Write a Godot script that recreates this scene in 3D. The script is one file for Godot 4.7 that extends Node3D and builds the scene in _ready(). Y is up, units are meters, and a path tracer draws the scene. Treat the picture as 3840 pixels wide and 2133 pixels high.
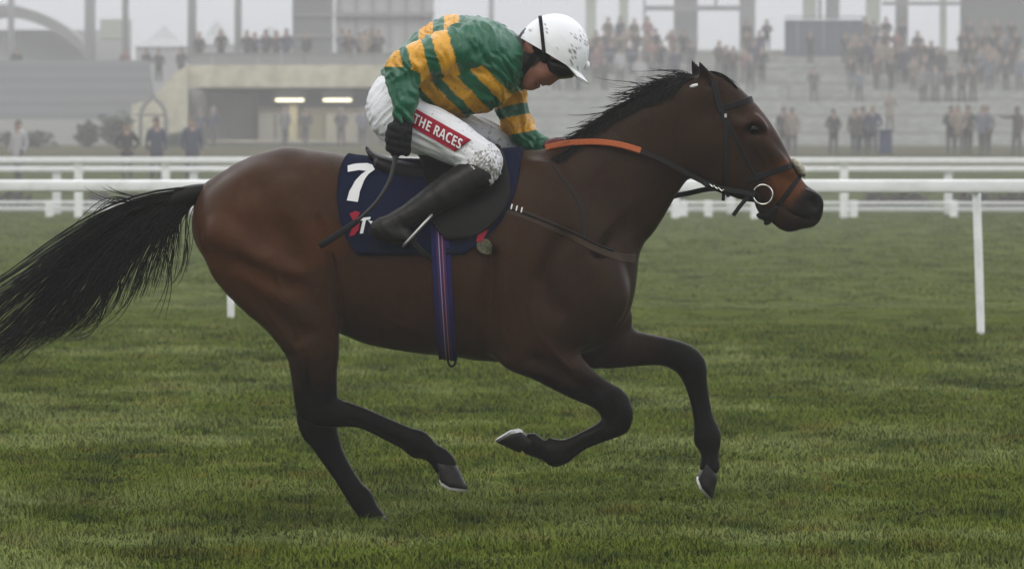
extends Node3D
# A racehorse and jockey passing the white running rails on a foggy racecourse, stands and crowd behind.

var M := {}
var names := {}
var rng := RandomNumberGenerator.new()

# ---------------------------------------------------------------- small helpers
func numbered(called: String) -> String:
	var n: int = names.get(called, 0)
	names[called] = n + 1
	return called if n == 0 else "%s_%03d" % [called, n]

func thing(called: String, label: String, category: String, at := Vector3.ZERO, group := "") -> Node3D:
	var o := Node3D.new()
	o.name = numbered(called)
	add_child(o)
	o.position = at
	tag(o, label, category, group)
	return o

func tag(o: Node, label: String, category: String, group := "", kind := "") -> void:
	o.set_meta("label", label)
	if category: o.set_meta("category", category)
	if group: o.set_meta("group", group)
	if kind: o.set_meta("kind", kind)

func obj(called: String, mesh: Mesh, m: Material, parent: Node = null, at := Vector3.ZERO) -> MeshInstance3D:
	var o := MeshInstance3D.new()
	o.mesh = mesh
	o.material_override = m
	o.position = at
	if parent == null:
		o.name = numbered(called)
		add_child(o)
	else:
		o.name = called
		parent.add_child(o, true)
	return o

func lin(r: float, g: float, b: float) -> Color:
	return Color(r, g, b).linear_to_srgb()

func mat(c: Color, rough := 0.8, metal := 0.0, spec := 0.5) -> StandardMaterial3D:
	var m := StandardMaterial3D.new()
	m.albedo_color = c
	m.roughness = rough
	m.metallic = metal
	m.metallic_specular = spec
	return m

func noise_tex(freq: float, ramp: Array, size := 256, octaves := 4, seed_ := 1, ridged := false) -> NoiseTexture2D:
	var n := FastNoiseLite.new()
	n.seed = seed_
	n.frequency = freq
	n.fractal_octaves = octaves
	n.noise_type = FastNoiseLite.TYPE_SIMPLEX_SMOOTH
	var t := NoiseTexture2D.new()
	t.width = size
	t.height = size
	t.seamless = true
	t.noise = n
	if ridged:
		n.fractal_type = FastNoiseLite.FRACTAL_RIDGED
	if ramp:
		var g := Gradient.new()
		g.offsets = PackedFloat32Array()
		g.colors = PackedColorArray()
		var offs := PackedFloat32Array()
		var cols := PackedColorArray()
		for e in ramp:
			offs.append(e[0])
			cols.append(e[1])
		g.offsets = offs
		g.colors = cols
		t.color_ramp = g
	return t

func textured(m: StandardMaterial3D, tex: Texture2D, scale: float, bump: Texture2D = null, depth := 0.0) -> StandardMaterial3D:
	m.albedo_texture = tex
	m.uv1_triplanar = true
	m.uv1_world_triplanar = true
	m.uv1_scale = Vector3.ONE * scale
	if bump:
		m.heightmap_enabled = true
		m.heightmap_texture = bump
		m.heightmap_scale = depth
	return m

# ---------------------------------------------------------------- smooth solids: tapered bones joined by a smooth minimum, meshed as surface nets
class Solid:
	var seg := PackedFloat32Array()   # 12 floats each: ax ay az dx dy dz 1/len2 ra dr wa dw chain
	var all := PackedInt32Array()
	var ck := PackedFloat32Array()
	var cs := PackedInt32Array()
	var lo := Vector3(1e9, 1e9, 1e9)
	var hi := Vector3(-1e9, -1e9, -1e9)

	# rows: [x, y, z, radius in the side view, half width across]
	func chain(rows: Array, k := 0.03, sub := 3, cut := false) -> Solid:
		var c := ck.size()
		ck.append(k)
		cs.append(-1 if cut else 1)
		var pts := []
		var n := rows.size()
		if n == 1:
			pts = [rows[0], rows[0]]
		else:
			for i in n - 1:
				var p0: Array = rows[maxi(i - 1, 0)]
				var p1: Array = rows[i]
				var p2: Array = rows[i + 1]
				var p3: Array = rows[mini(i + 2, n - 1)]
				for s in sub:
					var t := float(s) / sub
					var r := []
					for e in 5:
						r.append(cubic_interpolate(p1[e], p2[e], p0[e], p3[e], t))
					pts.append(r)
			pts.append(rows[n - 1])
		for i in pts.size() - 1:
			var a: Array = pts[i]
			var b: Array = pts[i + 1]
			var dx: float = b[0] - a[0]
			var dy: float = b[1] - a[1]
			var dz: float = b[2] - a[2]
			var l2 := dx * dx + dy * dy + dz * dz
			all.append(seg.size())
			seg.append_array(PackedFloat32Array([a[0], a[1], a[2], dx, dy, dz, 1.0 / l2 if l2 > 1e-9 else 0.0, a[3], b[3] - a[3], a[4], b[4] - a[4], c]))
			if not cut:
				for q in [a, b]:
					var m: float = maxf(q[3], q[4]) + 0.02
					var v := Vector3(q[0], q[1], q[2])
					lo = lo.min(v - Vector3(m, m, m))
					hi = hi.max(v + Vector3(m, m, m))
		return self

	func one(o: int, x: float, y: float, z: float) -> float:
		var qx := x - seg[o]
		var qy := y - seg[o + 1]
		var qz := z - seg[o + 2]
		var dx := seg[o + 3]
		var dy := seg[o + 4]
		var dz := seg[o + 5]
		var t := clampf((qx * dx + qy * dy + qz * dz) * seg[o + 6], 0.0, 1.0)
		qx -= dx * t
		qy -= dy * t
		qz -= dz * t
		var r := seg[o + 7] + seg[o + 8] * t
		var w := seg[o + 9] + seg[o + 10] * t
		var h := qx * qx + qy * qy
		var u := h / (r * r)
		var v := qz * qz / (w * w)
		var k1 := sqrt(u / (r * r) + v / (w * w))
		if k1 < 1e-6:
			return -minf(r, w)
		var k0 := sqrt(u + v)
		return k0 * (k0 - 1.0) / k1

	func value(x: float, y: float, z: float, act: PackedInt32Array) -> float:
		var acc := 1e3
		var cur := -1
		var d := 1e3
		for o in act:
			var c := int(seg[o + 11])
			if c != cur:
				if cur >= 0:
					acc = fold(acc, d, cur)
				cur = c
				d = 1e3
			var e := one(o, x, y, z)
			if e < d:
				d = e
		if cur >= 0:
			acc = fold(acc, d, cur)
		return acc

	func fold(a: float, d: float, c: int) -> float:
		var k := ck[c]
		if cs[c] > 0:
			var h := maxf(k - absf(a - d), 0.0) / k
			return minf(a, d) - h * h * k * 0.25
		var g := maxf(k - absf(a + d), 0.0) / k
		return maxf(a, -d) + g * g * k * 0.25

	func at(p: Vector3) -> float:
		return value(p.x, p.y, p.z, all)

	func normal(p: Vector3) -> Vector3:
		var e := 0.004
		return Vector3(at(p + Vector3(e, 0, 0)) - at(p - Vector3(e, 0, 0)), at(p + Vector3(0, e, 0)) - at(p - Vector3(0, e, 0)), at(p + Vector3(0, 0, e)) - at(p - Vector3(0, 0, e))).normalized()

	# walk from outside towards the solid until it is met; far is returned when it is missed
	func cast(from: Vector3, dir: Vector3, far := 1.2) -> float:
		var t := 0.0
		for i in 60:
			var d := at(from + dir * t)
			if d < 0.0008:
				return t
			t += maxf(d * 0.8, 0.0008)
			if t > far:
				return far
		return t

	func side(x: float, y: float, out := 0.0) -> Vector3:
		var t := cast(Vector3(x, y, 0.5), Vector3(0, 0, -1), 0.5)
		return Vector3(x, y, 0.5 - t + out)

	# a point on the near side, raised along the surface normal
	func raised(x: float, y: float, out: float) -> Vector3:
		var q := side(x, y)
		return q + normal(q) * out

	var cell := 0.01
	var nx := 0
	var ny := 0
	var nz := 0
	var grid := PackedFloat32Array()
	var leaves := PackedInt32Array()
	const LEAF := 4

	func refine(i: int, j: int, k: int, n: int, act: PackedInt32Array) -> void:
		var half := 0.5 * n * cell
		var x := lo.x + i * cell + half
		var y := lo.y + j * cell + half
		var z := lo.z + k * cell + half
		var ds := PackedFloat32Array()
		ds.resize(act.size())
		var acc := 1e3
		var cur := -1
		var d := 1e3
		for a in act.size():
			var o := act[a]
			var c := int(seg[o + 11])
			if c != cur:
				if cur >= 0:
					acc = fold(acc, d, cur)
				cur = c
				d = 1e3
			var e := one(o, x, y, z)
			ds[a] = e
			if e < d:
				d = e
		if cur >= 0:
			acc = fold(acc, d, cur)
		var reach := half * 1.75 + cell
		if absf(acc) > reach * 1.25:
			if acc < 0.0:
				for kk in range(k, k + n):
					for jj in range(j, j + n):
						var row := (kk * ny + jj) * nx + i
						for ii in n:
							grid[row + ii] = -1.0
			return
		var left := PackedInt32Array()
		for a in act.size():
			var c := int(seg[act[a] + 11])
			if (ds[a] - 2.2 * reach < acc + ck[c]) if cs[c] > 0 else (ds[a] < 2.0 * reach + ck[c]):
				left.append(act[a])
		if n > LEAF:
			var h := n / 2 if n <= 8 else n / 4
			for kk in range(k, k + n, h):
				for jj in range(j, j + n, h):
					for ii in range(i, i + n, h):
						refine(ii, jj, kk, h, left)
			return
		leaves.append((k * ny + j) * nx + i)
		for kk in range(k, k + n):
			for jj in range(j, j + n):
				var row := (kk * ny + jj) * nx + i
				for ii in n:
					grid[row + ii] = value(lo.x + (i + ii) * cell, lo.y + jj * cell, lo.z + kk * cell, left)

	# paint gives a colour for a point, push a shift along the normal
	func mesh(size: float, paint = null, push = null) -> ArrayMesh:
		cell = size
		var top := 32
		nx = int(ceil((hi.x - lo.x) / cell / top)) * top
		ny = int(ceil((hi.y - lo.y) / cell / top)) * top
		nz = int(ceil((hi.z - lo.z) / cell / top)) * top
		grid.resize(nx * ny * nz)
		grid.fill(1.0)
		leaves.clear()
		for k in range(0, nz, top):
			for j in range(0, ny, top):
				for i in range(0, nx, top):
					refine(i, j, k, top, all)
		var cells := PackedInt32Array()
		cells.resize(nx * ny * nz)
		cells.fill(-1)
		var sy := nx
		var sz := nx * ny
		var vert := PackedVector3Array()
		var own := PackedInt32Array()
		var edge := PackedInt32Array([0, 1, 2, 3, 4, 5, 6, 7, 0, 2, 1, 3, 4, 6, 5, 7, 0, 4, 1, 5, 2, 6, 3, 7])
		var off := PackedInt32Array([0, 1, sy, sy + 1, sz, sz + 1, sz + sy, sz + sy + 1])
		var v := PackedFloat32Array()
		v.resize(8)
		for leaf in leaves:
			for q in LEAF * LEAF * LEAF:
				var c := leaf + q % LEAF + (q / LEAF % LEAF) * sy + q / (LEAF * LEAF) * sz
				var ci := c % nx
				var cj := c / nx % ny
				var ckk := c / sz
				if ci >= nx - 1 or cj >= ny - 1 or ckk >= nz - 1:
					continue
				var neg := 0
				for e in 8:
					v[e] = grid[c + off[e]]
					if v[e] < 0.0:
						neg += 1
				if neg == 0 or neg == 8:
					continue
				var sum := Vector3.ZERO
				var cnt := 0
				for e in 12:
					var a := edge[e * 2]
					var b := edge[e * 2 + 1]
					if (v[a] < 0.0) != (v[b] < 0.0):
						var va := clampf(v[a], -cell, cell)
						var vb := clampf(v[b], -cell, cell)
						var t := va / (va - vb)
						sum += Vector3(a & 1, a >> 1 & 1, a >> 2).lerp(Vector3(b & 1, b >> 1 & 1, b >> 2), t)
						cnt += 1
				cells[c] = vert.size()
				own.append(c)
				vert.append(lo + (Vector3(ci, cj, ckk) + sum / cnt) * cell)
		var idx := PackedInt32Array()
		for n in own.size():
			var c := own[n]
			var inside := grid[c] < 0.0
			for axis in 3:
				var step := 1 if axis == 0 else sy if axis == 1 else sz
				if (grid[c + step] < 0.0) == inside:
					continue
				var u := sy if axis == 0 else sz if axis == 1 else 1
				var w := sz if axis == 0 else 1 if axis == 1 else sy
				var a := cells[c]
				var b := cells[c - u]
				var d := cells[c - u - w]
				var e := cells[c - w]
				if b < 0 or d < 0 or e < 0:
					continue
				if inside:
					idx.append_array(PackedInt32Array([a, d, b, a, e, d]))
				else:
					idx.append_array(PackedInt32Array([a, b, d, a, d, e]))
		grid.resize(0)
		var nrm := normals_of(vert, idx)
		if push != null:
			for n in vert.size():
				vert[n] += nrm[n] * float(push.call(vert[n], nrm[n]))
			nrm = normals_of(vert, idx)
		var arr := []
		arr.resize(Mesh.ARRAY_MAX)
		arr[Mesh.ARRAY_VERTEX] = vert
		arr[Mesh.ARRAY_NORMAL] = nrm
		arr[Mesh.ARRAY_INDEX] = idx
		if paint != null:
			var col := PackedColorArray()
			col.resize(vert.size())
			for n in vert.size():
				col[n] = paint.call(vert[n])
			arr[Mesh.ARRAY_COLOR] = col
		var m := ArrayMesh.new()
		m.add_surface_from_arrays(Mesh.PRIMITIVE_TRIANGLES, arr)
		return m

	func normals_of(vert: PackedVector3Array, idx: PackedInt32Array) -> PackedVector3Array:
		var nrm := PackedVector3Array()
		nrm.resize(vert.size())
		for t in range(0, idx.size(), 3):
			var a := idx[t]
			var b := idx[t + 1]
			var c := idx[t + 2]
			var f := (vert[c] - vert[a]).cross(vert[b] - vert[a])
			nrm[a] += f
			nrm[b] += f
			nrm[c] += f
		for n in nrm.size():
			nrm[n] = nrm[n].normalized()
		return nrm

# ---------------------------------------------------------------- direct shapes
func finish(st: SurfaceTool) -> ArrayMesh:
	st.index()
	st.generate_normals()
	return st.commit()

func begin(smooth := true) -> SurfaceTool:
	var st := SurfaceTool.new()
	st.begin(Mesh.PRIMITIVE_TRIANGLES)
	st.set_smooth_group(0 if smooth else -1)
	return st

func quad(st: SurfaceTool, a: Vector3, b: Vector3, c: Vector3, d: Vector3) -> void:
	for p in [a, b, c, a, c, d]:
		st.add_vertex(p)

# a box with chamfered edges, turned by a basis
func box(st: SurfaceTool, mid: Vector3, size: Vector3, turn := Basis(), bevel := 0.0) -> void:
	var h := size * 0.5
	var bv := minf(bevel, minf(h.x, minf(h.y, h.z)) * 0.9)
	if bv <= 0.0:
		for s in [-1.0, 1.0]:
			for ax in 3:
				var n := Vector3.ZERO
				n[ax] = s
				var u := Vector3.ZERO
				u[(ax + 1) % 3] = 1
				var w := Vector3.ZERO
				w[(ax + 2) % 3] = s
				var c := n * h
				var uu := u * h
				var ww := w * h
				quad(st, mid + turn * (c - uu - ww), mid + turn * (c - uu + ww), mid + turn * (c + uu + ww), mid + turn * (c + uu - ww))
		return
	var m := BoxMesh.new()
	m.size = Vector3.ONE
	# bevelled: three slabs of corner points joined as a convex shape
	var g := h - Vector3(bv, bv, bv)
	for sx in [-1.0, 1.0]:
		quad_out(st, mid, turn, [Vector3(sx * h.x, -g.y, -g.z), Vector3(sx * h.x, g.y, -g.z), Vector3(sx * h.x, g.y, g.z), Vector3(sx * h.x, -g.y, g.z)])
		quad_out(st, mid, turn, [Vector3(-g.x, sx * h.y, -g.z), Vector3(g.x, sx * h.y, -g.z), Vector3(g.x, sx * h.y, g.z), Vector3(-g.x, sx * h.y, g.z)])
		quad_out(st, mid, turn, [Vector3(-g.x, -g.y, sx * h.z), Vector3(g.x, -g.y, sx * h.z), Vector3(g.x, g.y, sx * h.z), Vector3(-g.x, g.y, sx * h.z)])
		for sy in [-1.0, 1.0]:
			quad_out(st, mid, turn, [Vector3(sx * h.x, sy * g.y, -g.z), Vector3(sx * g.x, sy * h.y, -g.z), Vector3(sx * g.x, sy * h.y, g.z), Vector3(sx * h.x, sy * g.y, g.z)])
			quad_out(st, mid, turn, [Vector3(-g.x, sx * h.y, sy * g.z), Vector3(-g.x, sx * g.y, sy * h.z), Vector3(g.x, sx * g.y, sy * h.z), Vector3(g.x, sx * h.y, sy * g.z)])
			quad_out(st, mid, turn, [Vector3(sx * h.x, -g.y, sy * g.z), Vector3(sx * g.x, -g.y, sy * h.z), Vector3(sx * g.x, g.y, sy * h.z), Vector3(sx * h.x, g.y, sy * g.z)])
			for sz in [-1.0, 1.0]:
				var a := Vector3(sx * h.x, sy * g.y, sz * g.z)
				var b := Vector3(sx * g.x, sy * h.y, sz * g.z)
				var c := Vector3(sx * g.x, sy * g.y, sz * h.z)
				if (c - a).cross(b - a).dot(a + b + c) < 0.0:
					var t := b
					b = c
					c = t
				for p in [a, b, c]:
					st.add_vertex(mid + turn * p)

func quad_out(st: SurfaceTool, mid: Vector3, turn: Basis, p: Array) -> void:
	var mean: Vector3 = p[0] + p[1] + p[2] + p[3]
	if (p[2] - p[0]).cross(p[1] - p[0]).dot(mean) < 0.0:
		p.reverse()
	quad(st, mid + turn * p[0], mid + turn * p[1], mid + turn * p[2], mid + turn * p[3])

func box_mesh(size: Vector3, bevel := 0.0) -> ArrayMesh:
	var st := begin(false)
	box(st, Vector3.ZERO, size, Basis(), bevel)
	return finish(st)

func bar_mesh(a: Vector3, b: Vector3, w: float, h: float, bevel := 0.0) -> ArrayMesh:
	var st := begin(false)
	bar(st, a, b, w, h, bevel)
	return finish(st)

func bar(st: SurfaceTool, a: Vector3, b: Vector3, w: float, h: float, bevel := 0.0) -> void:
	var y := (b - a).normalized()
	var z := Vector3(0, 0, 1) if absf(y.z) < 0.9 else Vector3(0, 1, 0)
	var x := y.cross(z).normalized()
	z = x.cross(y)
	box(st, (a + b) / 2, Vector3(w, a.distance_to(b), h), Basis(x, y, z), bevel)

# a round tube through points, radius per point; squash flattens it across the second axis
func tube(st: SurfaceTool, pts: Array, rad: Array, sides := 8, caps := true, squash := 1.0, up := Vector3(0, 0, 1)) -> void:
	var n := pts.size()
	var rings := []
	for i in n:
		var t: Vector3 = (pts[mini(i + 1, n - 1)] - pts[maxi(i - 1, 0)]).normalized()
		var x := t.cross(up)
		if x.length() < 0.05:
			x = t.cross(Vector3(0.3, 1, 0.2))
		x = x.normalized()
		var y := x.cross(t)
		var ring := []
		for s in sides:
			var a := TAU * s / sides
			ring.append(pts[i] + (x * cos(a) + y * sin(a) * squash) * rad[i])
		rings.append(ring)
	for i in n - 1:
		for s in sides:
			var e := (s + 1) % sides
			quad(st, rings[i][s], rings[i][e], rings[i + 1][e], rings[i + 1][s])
	if caps:
		for s in sides:
			var e := (s + 1) % sides
			for p in [pts[0], rings[0][e], rings[0][s]]:
				st.add_vertex(p)
			for p in [pts[n - 1], rings[n - 1][s], rings[n - 1][e]]:
				st.add_vertex(p)

func tube_mesh(pts: Array, rad: Array, sides := 8, caps := true, squash := 1.0, up := Vector3(0, 0, 1)) -> ArrayMesh:
	var st := begin()
	tube(st, pts, rad, sides, caps, squash, up)
	return finish(st)

func curve(rows: Array, sub := 5) -> Array:
	var out := []
	var n := rows.size()
	for i in n - 1:
		for s in sub:
			out.append((rows[i] as Vector3).cubic_interpolate(rows[i + 1], rows[maxi(i - 1, 0)], rows[mini(i + 2, n - 1)], float(s) / sub))
	out.append(rows[n - 1])
	return out

# a strap lying on a solid: points with their outward normals, a width and a thickness
func strap_mesh(pts: Array, nor: Array, width: float, thick: float, closed := false) -> ArrayMesh:
	var st := begin(false)
	var n := pts.size()
	var rings := []
	for i in n:
		var nxt: Vector3 = pts[(i + 1) % n] if closed else pts[mini(i + 1, n - 1)]
		var prv: Vector3 = pts[(i + n - 1) % n] if closed else pts[maxi(i - 1, 0)]
		var t := (nxt - prv).normalized()
		var u: Vector3 = nor[i]
		var s := t.cross(u).normalized() * width * 0.5
		var o := u * thick
		var b: Vector3 = pts[i] - u * 0.004
		rings.append([b - s, b - s + o, b - s * 0.8 + o * 1.35, b + s * 0.8 + o * 1.35, b + s + o, b + s])
	for i in (n if closed else n - 1):
		var q: Array = rings[(i + 1) % n]
		for e in 6:
			var f := (e + 1) % 6
			quad(st, rings[i][e], rings[i][f], q[f], q[e])
	if not closed:
		for e in [0, n - 1]:
			var r: Array = rings[e]
			quad(st, r[0], r[1], r[4], r[5])
			quad(st, r[1], r[2], r[3], r[4])
	return finish(st)

# a strap over a solid's near side through side-view points
func lay(s: Solid, rows: Array, width: float, thick: float, sub := 6, lift := 0.0, flip := 1.0) -> ArrayMesh:
	var pts := []
	var nor := []
	var line := []
	for r in rows:
		line.append(Vector3(r[0], r[1], 0))
	for p in curve(line, sub):
		var q := s.side(p.x, p.y)
		var u := s.normal(q)
		pts.append(Vector3(q.x, q.y, q.z * flip) + Vector3(u.x, u.y, u.z * flip) * lift)
		nor.append(Vector3(u.x, u.y, u.z * flip))
	return strap_mesh(pts, nor, width, thick)

# a band round a solid in a plane through mid spanned by u and the z axis
func band(s: Solid, mid: Vector3, u: Vector3, width: float, thick: float, n := 40, lift := 0.0, a0 := 0.0, a1 := TAU, reach := 0.9) -> ArrayMesh:
	var pts := []
	var nor := []
	var whole := absf(a1 - a0) > 6.2
	for i in (n if whole else n + 1):
		var a := a0 + (a1 - a0) * i / n
		var dir := u * cos(a) + Vector3(0, 0, 1) * sin(a)
		var t := reach - s.cast(mid + dir * reach, -dir, reach)
		pts.append(mid + dir * (t + lift))
		nor.append(dir)
	return strap_mesh(pts, nor, width, thick, whole)

# a sheet with thickness from a grid of points
func sheet_mesh(rows: Array, nor: Array, thick: float, smooth := true) -> ArrayMesh:
	var st := begin(smooth)
	var h := rows.size()
	var w: int = rows[0].size()
	for j in h - 1:
		for i in w - 1:
			quad(st, rows[j][i] + nor[j][i] * thick, rows[j][i + 1] + nor[j][i + 1] * thick, rows[j + 1][i + 1] + nor[j + 1][i + 1] * thick, rows[j + 1][i] + nor[j + 1][i] * thick)
			quad(st, rows[j][i], rows[j + 1][i], rows[j + 1][i + 1], rows[j][i + 1])
	for i in w - 1:
		for j in [0, h - 1]:
			quad(st, rows[j][i], rows[j][i + 1], rows[j][i + 1] + nor[j][i + 1] * thick, rows[j][i] + nor[j][i] * thick)
	for j in h - 1:
		for i in [0, w - 1]:
			quad(st, rows[j][i], rows[j + 1][i], rows[j + 1][i] + nor[j + 1][i] * thick, rows[j][i] + nor[j][i] * thick)
	return finish(st)

# lettering laid on a solid: each corner of the letters is set on the surface
func lettering(s: Solid, text: String, origin: Vector2, along: Vector2, up: Vector2, height: float, lift: float, weight := 700, slant := 0.0) -> ArrayMesh:
	var tm := TextMesh.new()
	var f := SystemFont.new()
	f.font_names = PackedStringArray(["Droid Sans"])
	f.font_weight = weight
	tm.font = f
	tm.text = text
	tm.font_size = 64
	tm.pixel_size = 0.01
	tm.depth = 0.0
	tm.curve_step = 2.0
	tm.horizontal_alignment = HORIZONTAL_ALIGNMENT_CENTER
	tm.vertical_alignment = VERTICAL_ALIGNMENT_CENTER
	var arr := tm.surface_get_arrays(0)
	var vs: PackedVector3Array = arr[Mesh.ARRAY_VERTEX]
	var ids: PackedInt32Array = arr[Mesh.ARRAY_INDEX] if arr[Mesh.ARRAY_INDEX] != null else PackedInt32Array(range(vs.size()))
	var lo := 1e9
	var hi := -1e9
	var lx := 1e9
	var hx := -1e9
	for v in vs:
		lo = minf(lo, v.y)
		hi = maxf(hi, v.y)
		lx = minf(lx, v.x)
		hx = maxf(hx, v.x)
	var k := height / (hi - lo)
	var seen := {}
	var st := begin(false)
	for i in ids:
		var v := vs[i]
		var key := Vector2(v.x, v.y)
		if not seen.has(key):
			var q := origin + along * (v.x - (lx + hx) / 2 + slant * (v.y - (lo + hi) / 2)) * k + up * (v.y - (lo + hi) / 2) * k
			seen[key] = s.raised(q.x, q.y, lift)
		st.add_vertex(seen[key])
	return finish(st)

# ---------------------------------------------------------------- the horse
func horse_trunk(s: Solid) -> void:
	s.chain([[-1.04, 1.1581, 0, 0.2015, 0.2031], [-0.9046, 1.1796, 0, 0.2508, 0.2431], [-0.7815, 1.1612, 0, 0.28, 0.2462], [-0.6554, 1.1273, 0, 0.2892, 0.2431], [-0.52, 1.0504, 0, 0.3508, 0.2646], [-0.3508, 1.0258, 0, 0.3692, 0.2862], [-0.1969, 1.0181, 0, 0.3769, 0.2892], [-0.0431, 1.0181, 0, 0.3969, 0.2738], [0.0877, 1.0304, 0, 0.3815, 0.2431], [0.2108, 1.015, 0, 0.2785, 0.2154]], 0.02, 3)
	s.chain([[0.1415, 0.9458, 0, 0.2923, 0.2154], [0.2369, 0.8812, 0, 0.2277, 0.1969]], 0.05, 2)
	# croup ridge and tail head
	s.chain([[-1.1508, 1.275, 0, 0.04, 0.0369], [-1.0277, 1.2996, 0, 0.0846, 0.0692], [-0.8738, 1.3581, 0, 0.08, 0.0923]], 0.06, 2)
	# withers
	s.chain([[-0.0738, 1.2996, 0, 0.1108, 0.0708], [0.0646, 1.3273, 0, 0.0954, 0.0677], [0.1723, 1.3458, 0, 0.0923, 0.0708]], 0.08, 2)

func horse_neck(s: Solid) -> void:
	s.chain([[0.1723, 1.1458, 0, 0.2646, 0.1877], [0.2569, 1.1996, 0, 0.2554, 0.16], [0.3569, 1.2719, 0, 0.2431, 0.1292], [0.4446, 1.3642, 0, 0.2108, 0.1046], [0.5508, 1.4719, 0, 0.1815, 0.0877], [0.6492, 1.5581, 0, 0.1569, 0.0754], [0.7338, 1.6196, 0, 0.1108, 0.0708]], 0.05, 3)
	# throat and jugular side
	s.chain([[0.5185, 1.3027, 0, 0.1077, 0.0677], [0.6185, 1.4073, 0, 0.0892, 0.0708], [0.7262, 1.4596, 0, 0.1077, 0.0769]], 0.03, 2)

func horse_head(s: Solid) -> void:
	s.chain([[0.7815, 1.6565, 0, 0.0862, 0.0677], [0.8523, 1.5735, 0, 0.1015, 0.0831], [0.9108, 1.4873, 0, 0.1108, 0.0862], [0.9692, 1.3919, 0, 0.1077, 0.0708], [1.0262, 1.3119, 0, 0.0923, 0.0569], [1.08, 1.2504, 0, 0.0831, 0.0538], [1.1231, 1.2196, 0, 0.0815, 0.0585]], 0.03, 3)
	# cheeks
	s.chain([[0.8043, 1.4595, 0.0369, 0.1723, 0.0615], [0.8626, 1.392, 0.0369, 0.1292, 0.0492], [0.9274, 1.3305, 0.0308, 0.0892, 0.0369]], 0.018, 2)
	s.chain([[0.8079, 1.4597, -0.0338, 0.1723, 0.0615], [0.8664, 1.3919, -0.0338, 0.1292, 0.0492], [0.9308, 1.3302, -0.0277, 0.0892, 0.0369]], 0.04, 2)
	# chin, upper lip
	s.chain([[1.0031, 1.235, 0, 0.0523, 0.04], [1.0615, 1.1827, 0, 0.0523, 0.0431], [1.08, 1.1735, 0, 0.0477, 0.04]], 0.02, 2)
	s.chain([[1.1415, 1.2227, 0, 0.0615, 0.0523], [1.1508, 1.1904, 0, 0.0431, 0.0415]], 0.02, 2)
	for side in [-1, 1]:
		var z: float = 1.0 * side
		# brow over the eye, cheek ridge, nostril rim
		s.chain([mz([0.888, 1.5482, 0.0769, 0.0262, 0.0231], z), mz([0.937, 1.5528, 0.0769, 0.0262, 0.0215], z), mz([0.9649, 1.5268, 0.0708, 0.0185, 0.0185], z)], 0.03, 2)
		s.chain([mz([0.945, 1.4809, 0.0708, 0.02, 0.0154], z), mz([1.0301, 1.4043, 0.0585, 0.0185, 0.0138], z), mz([1.069, 1.3583, 0.0492, 0.0154, 0.0123], z)], 0.035, 2)
		s.chain([mz([1.1446, 1.2662, 0.0431, 0.0231, 0.0138], z), mz([1.1786, 1.2508, 0.04, 0.0215, 0.0138], z), mz([1.1818, 1.217, 0.0385, 0.02, 0.0138], z), mz([1.1506, 1.2033, 0.0446, 0.0154, 0.0138], z)], 0.02, 3)
	# ears
	s.chain([[0.7644, 1.6652, 0.0369, 0.0323, 0.02], [0.7519, 1.7142, 0.0415, 0.0277, 0.0138], [0.7365, 1.7541, 0.0431, 0.0169, 0.0108], [0.7257, 1.7786, 0.0431, 0.0062, 0.0046]], 0.02, 3)
	s.chain([[0.7494, 1.6725, -0.0369, 0.0323, 0.02], [0.7311, 1.7189, -0.0415, 0.0277, 0.0138], [0.7127, 1.759, -0.0431, 0.0169, 0.0108], [0.7003, 1.7852, -0.0431, 0.0062, 0.0046]], 0.02, 3)
	# nostrils, mouth corner, eye sockets
	for side in [-1, 1]:
		var z: float = 1.0 * side
		s.chain([mz([1.1619, 1.2449, 0.0585, 0.0138, 0.0138], z), mz([1.1651, 1.2264, 0.0569, 0.0123, 0.0138], z)], 0.012, 2, true)
		s.chain([mz([1.1852, 1.1755, 0.0338, 0.0037, 0.0246], z), mz([1.1225, 1.1789, 0.0523, 0.004, 0.0185], z), mz([1.0579, 1.2111, 0.0554, 0.0046, 0.0154], z), mz([1.018, 1.2387, 0.0554, 0.0046, 0.0138], z)], 0.01, 2, true)
		s.chain([mz([0.9266, 1.5236, 0.0985, 0.02, 0.0185], z), mz([0.9482, 1.5083, 0.0954, 0.0169, 0.0154], z)], 0.02, 2, true)
		# hollow above the eye, ear opening
		s.chain([mz([0.8841, 1.5909, 0.0923, 0.0185, 0.0138], z), mz([0.8994, 1.5787, 0.0923, 0.0154, 0.0123], z)], 0.04, 2, true)
	s.chain([[0.7601, 1.6924, 0.0615, 0.0092, 0.0138], [0.742, 1.7385, 0.0569, 0.0077, 0.0108], [0.733, 1.76, 0.0523, 0.0031, 0.0062]], 0.012, 2, true)

func mz(r: Array, side: float) -> Array:
	return [r[0], r[1], r[2] * side, r[3], r[4]]

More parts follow.
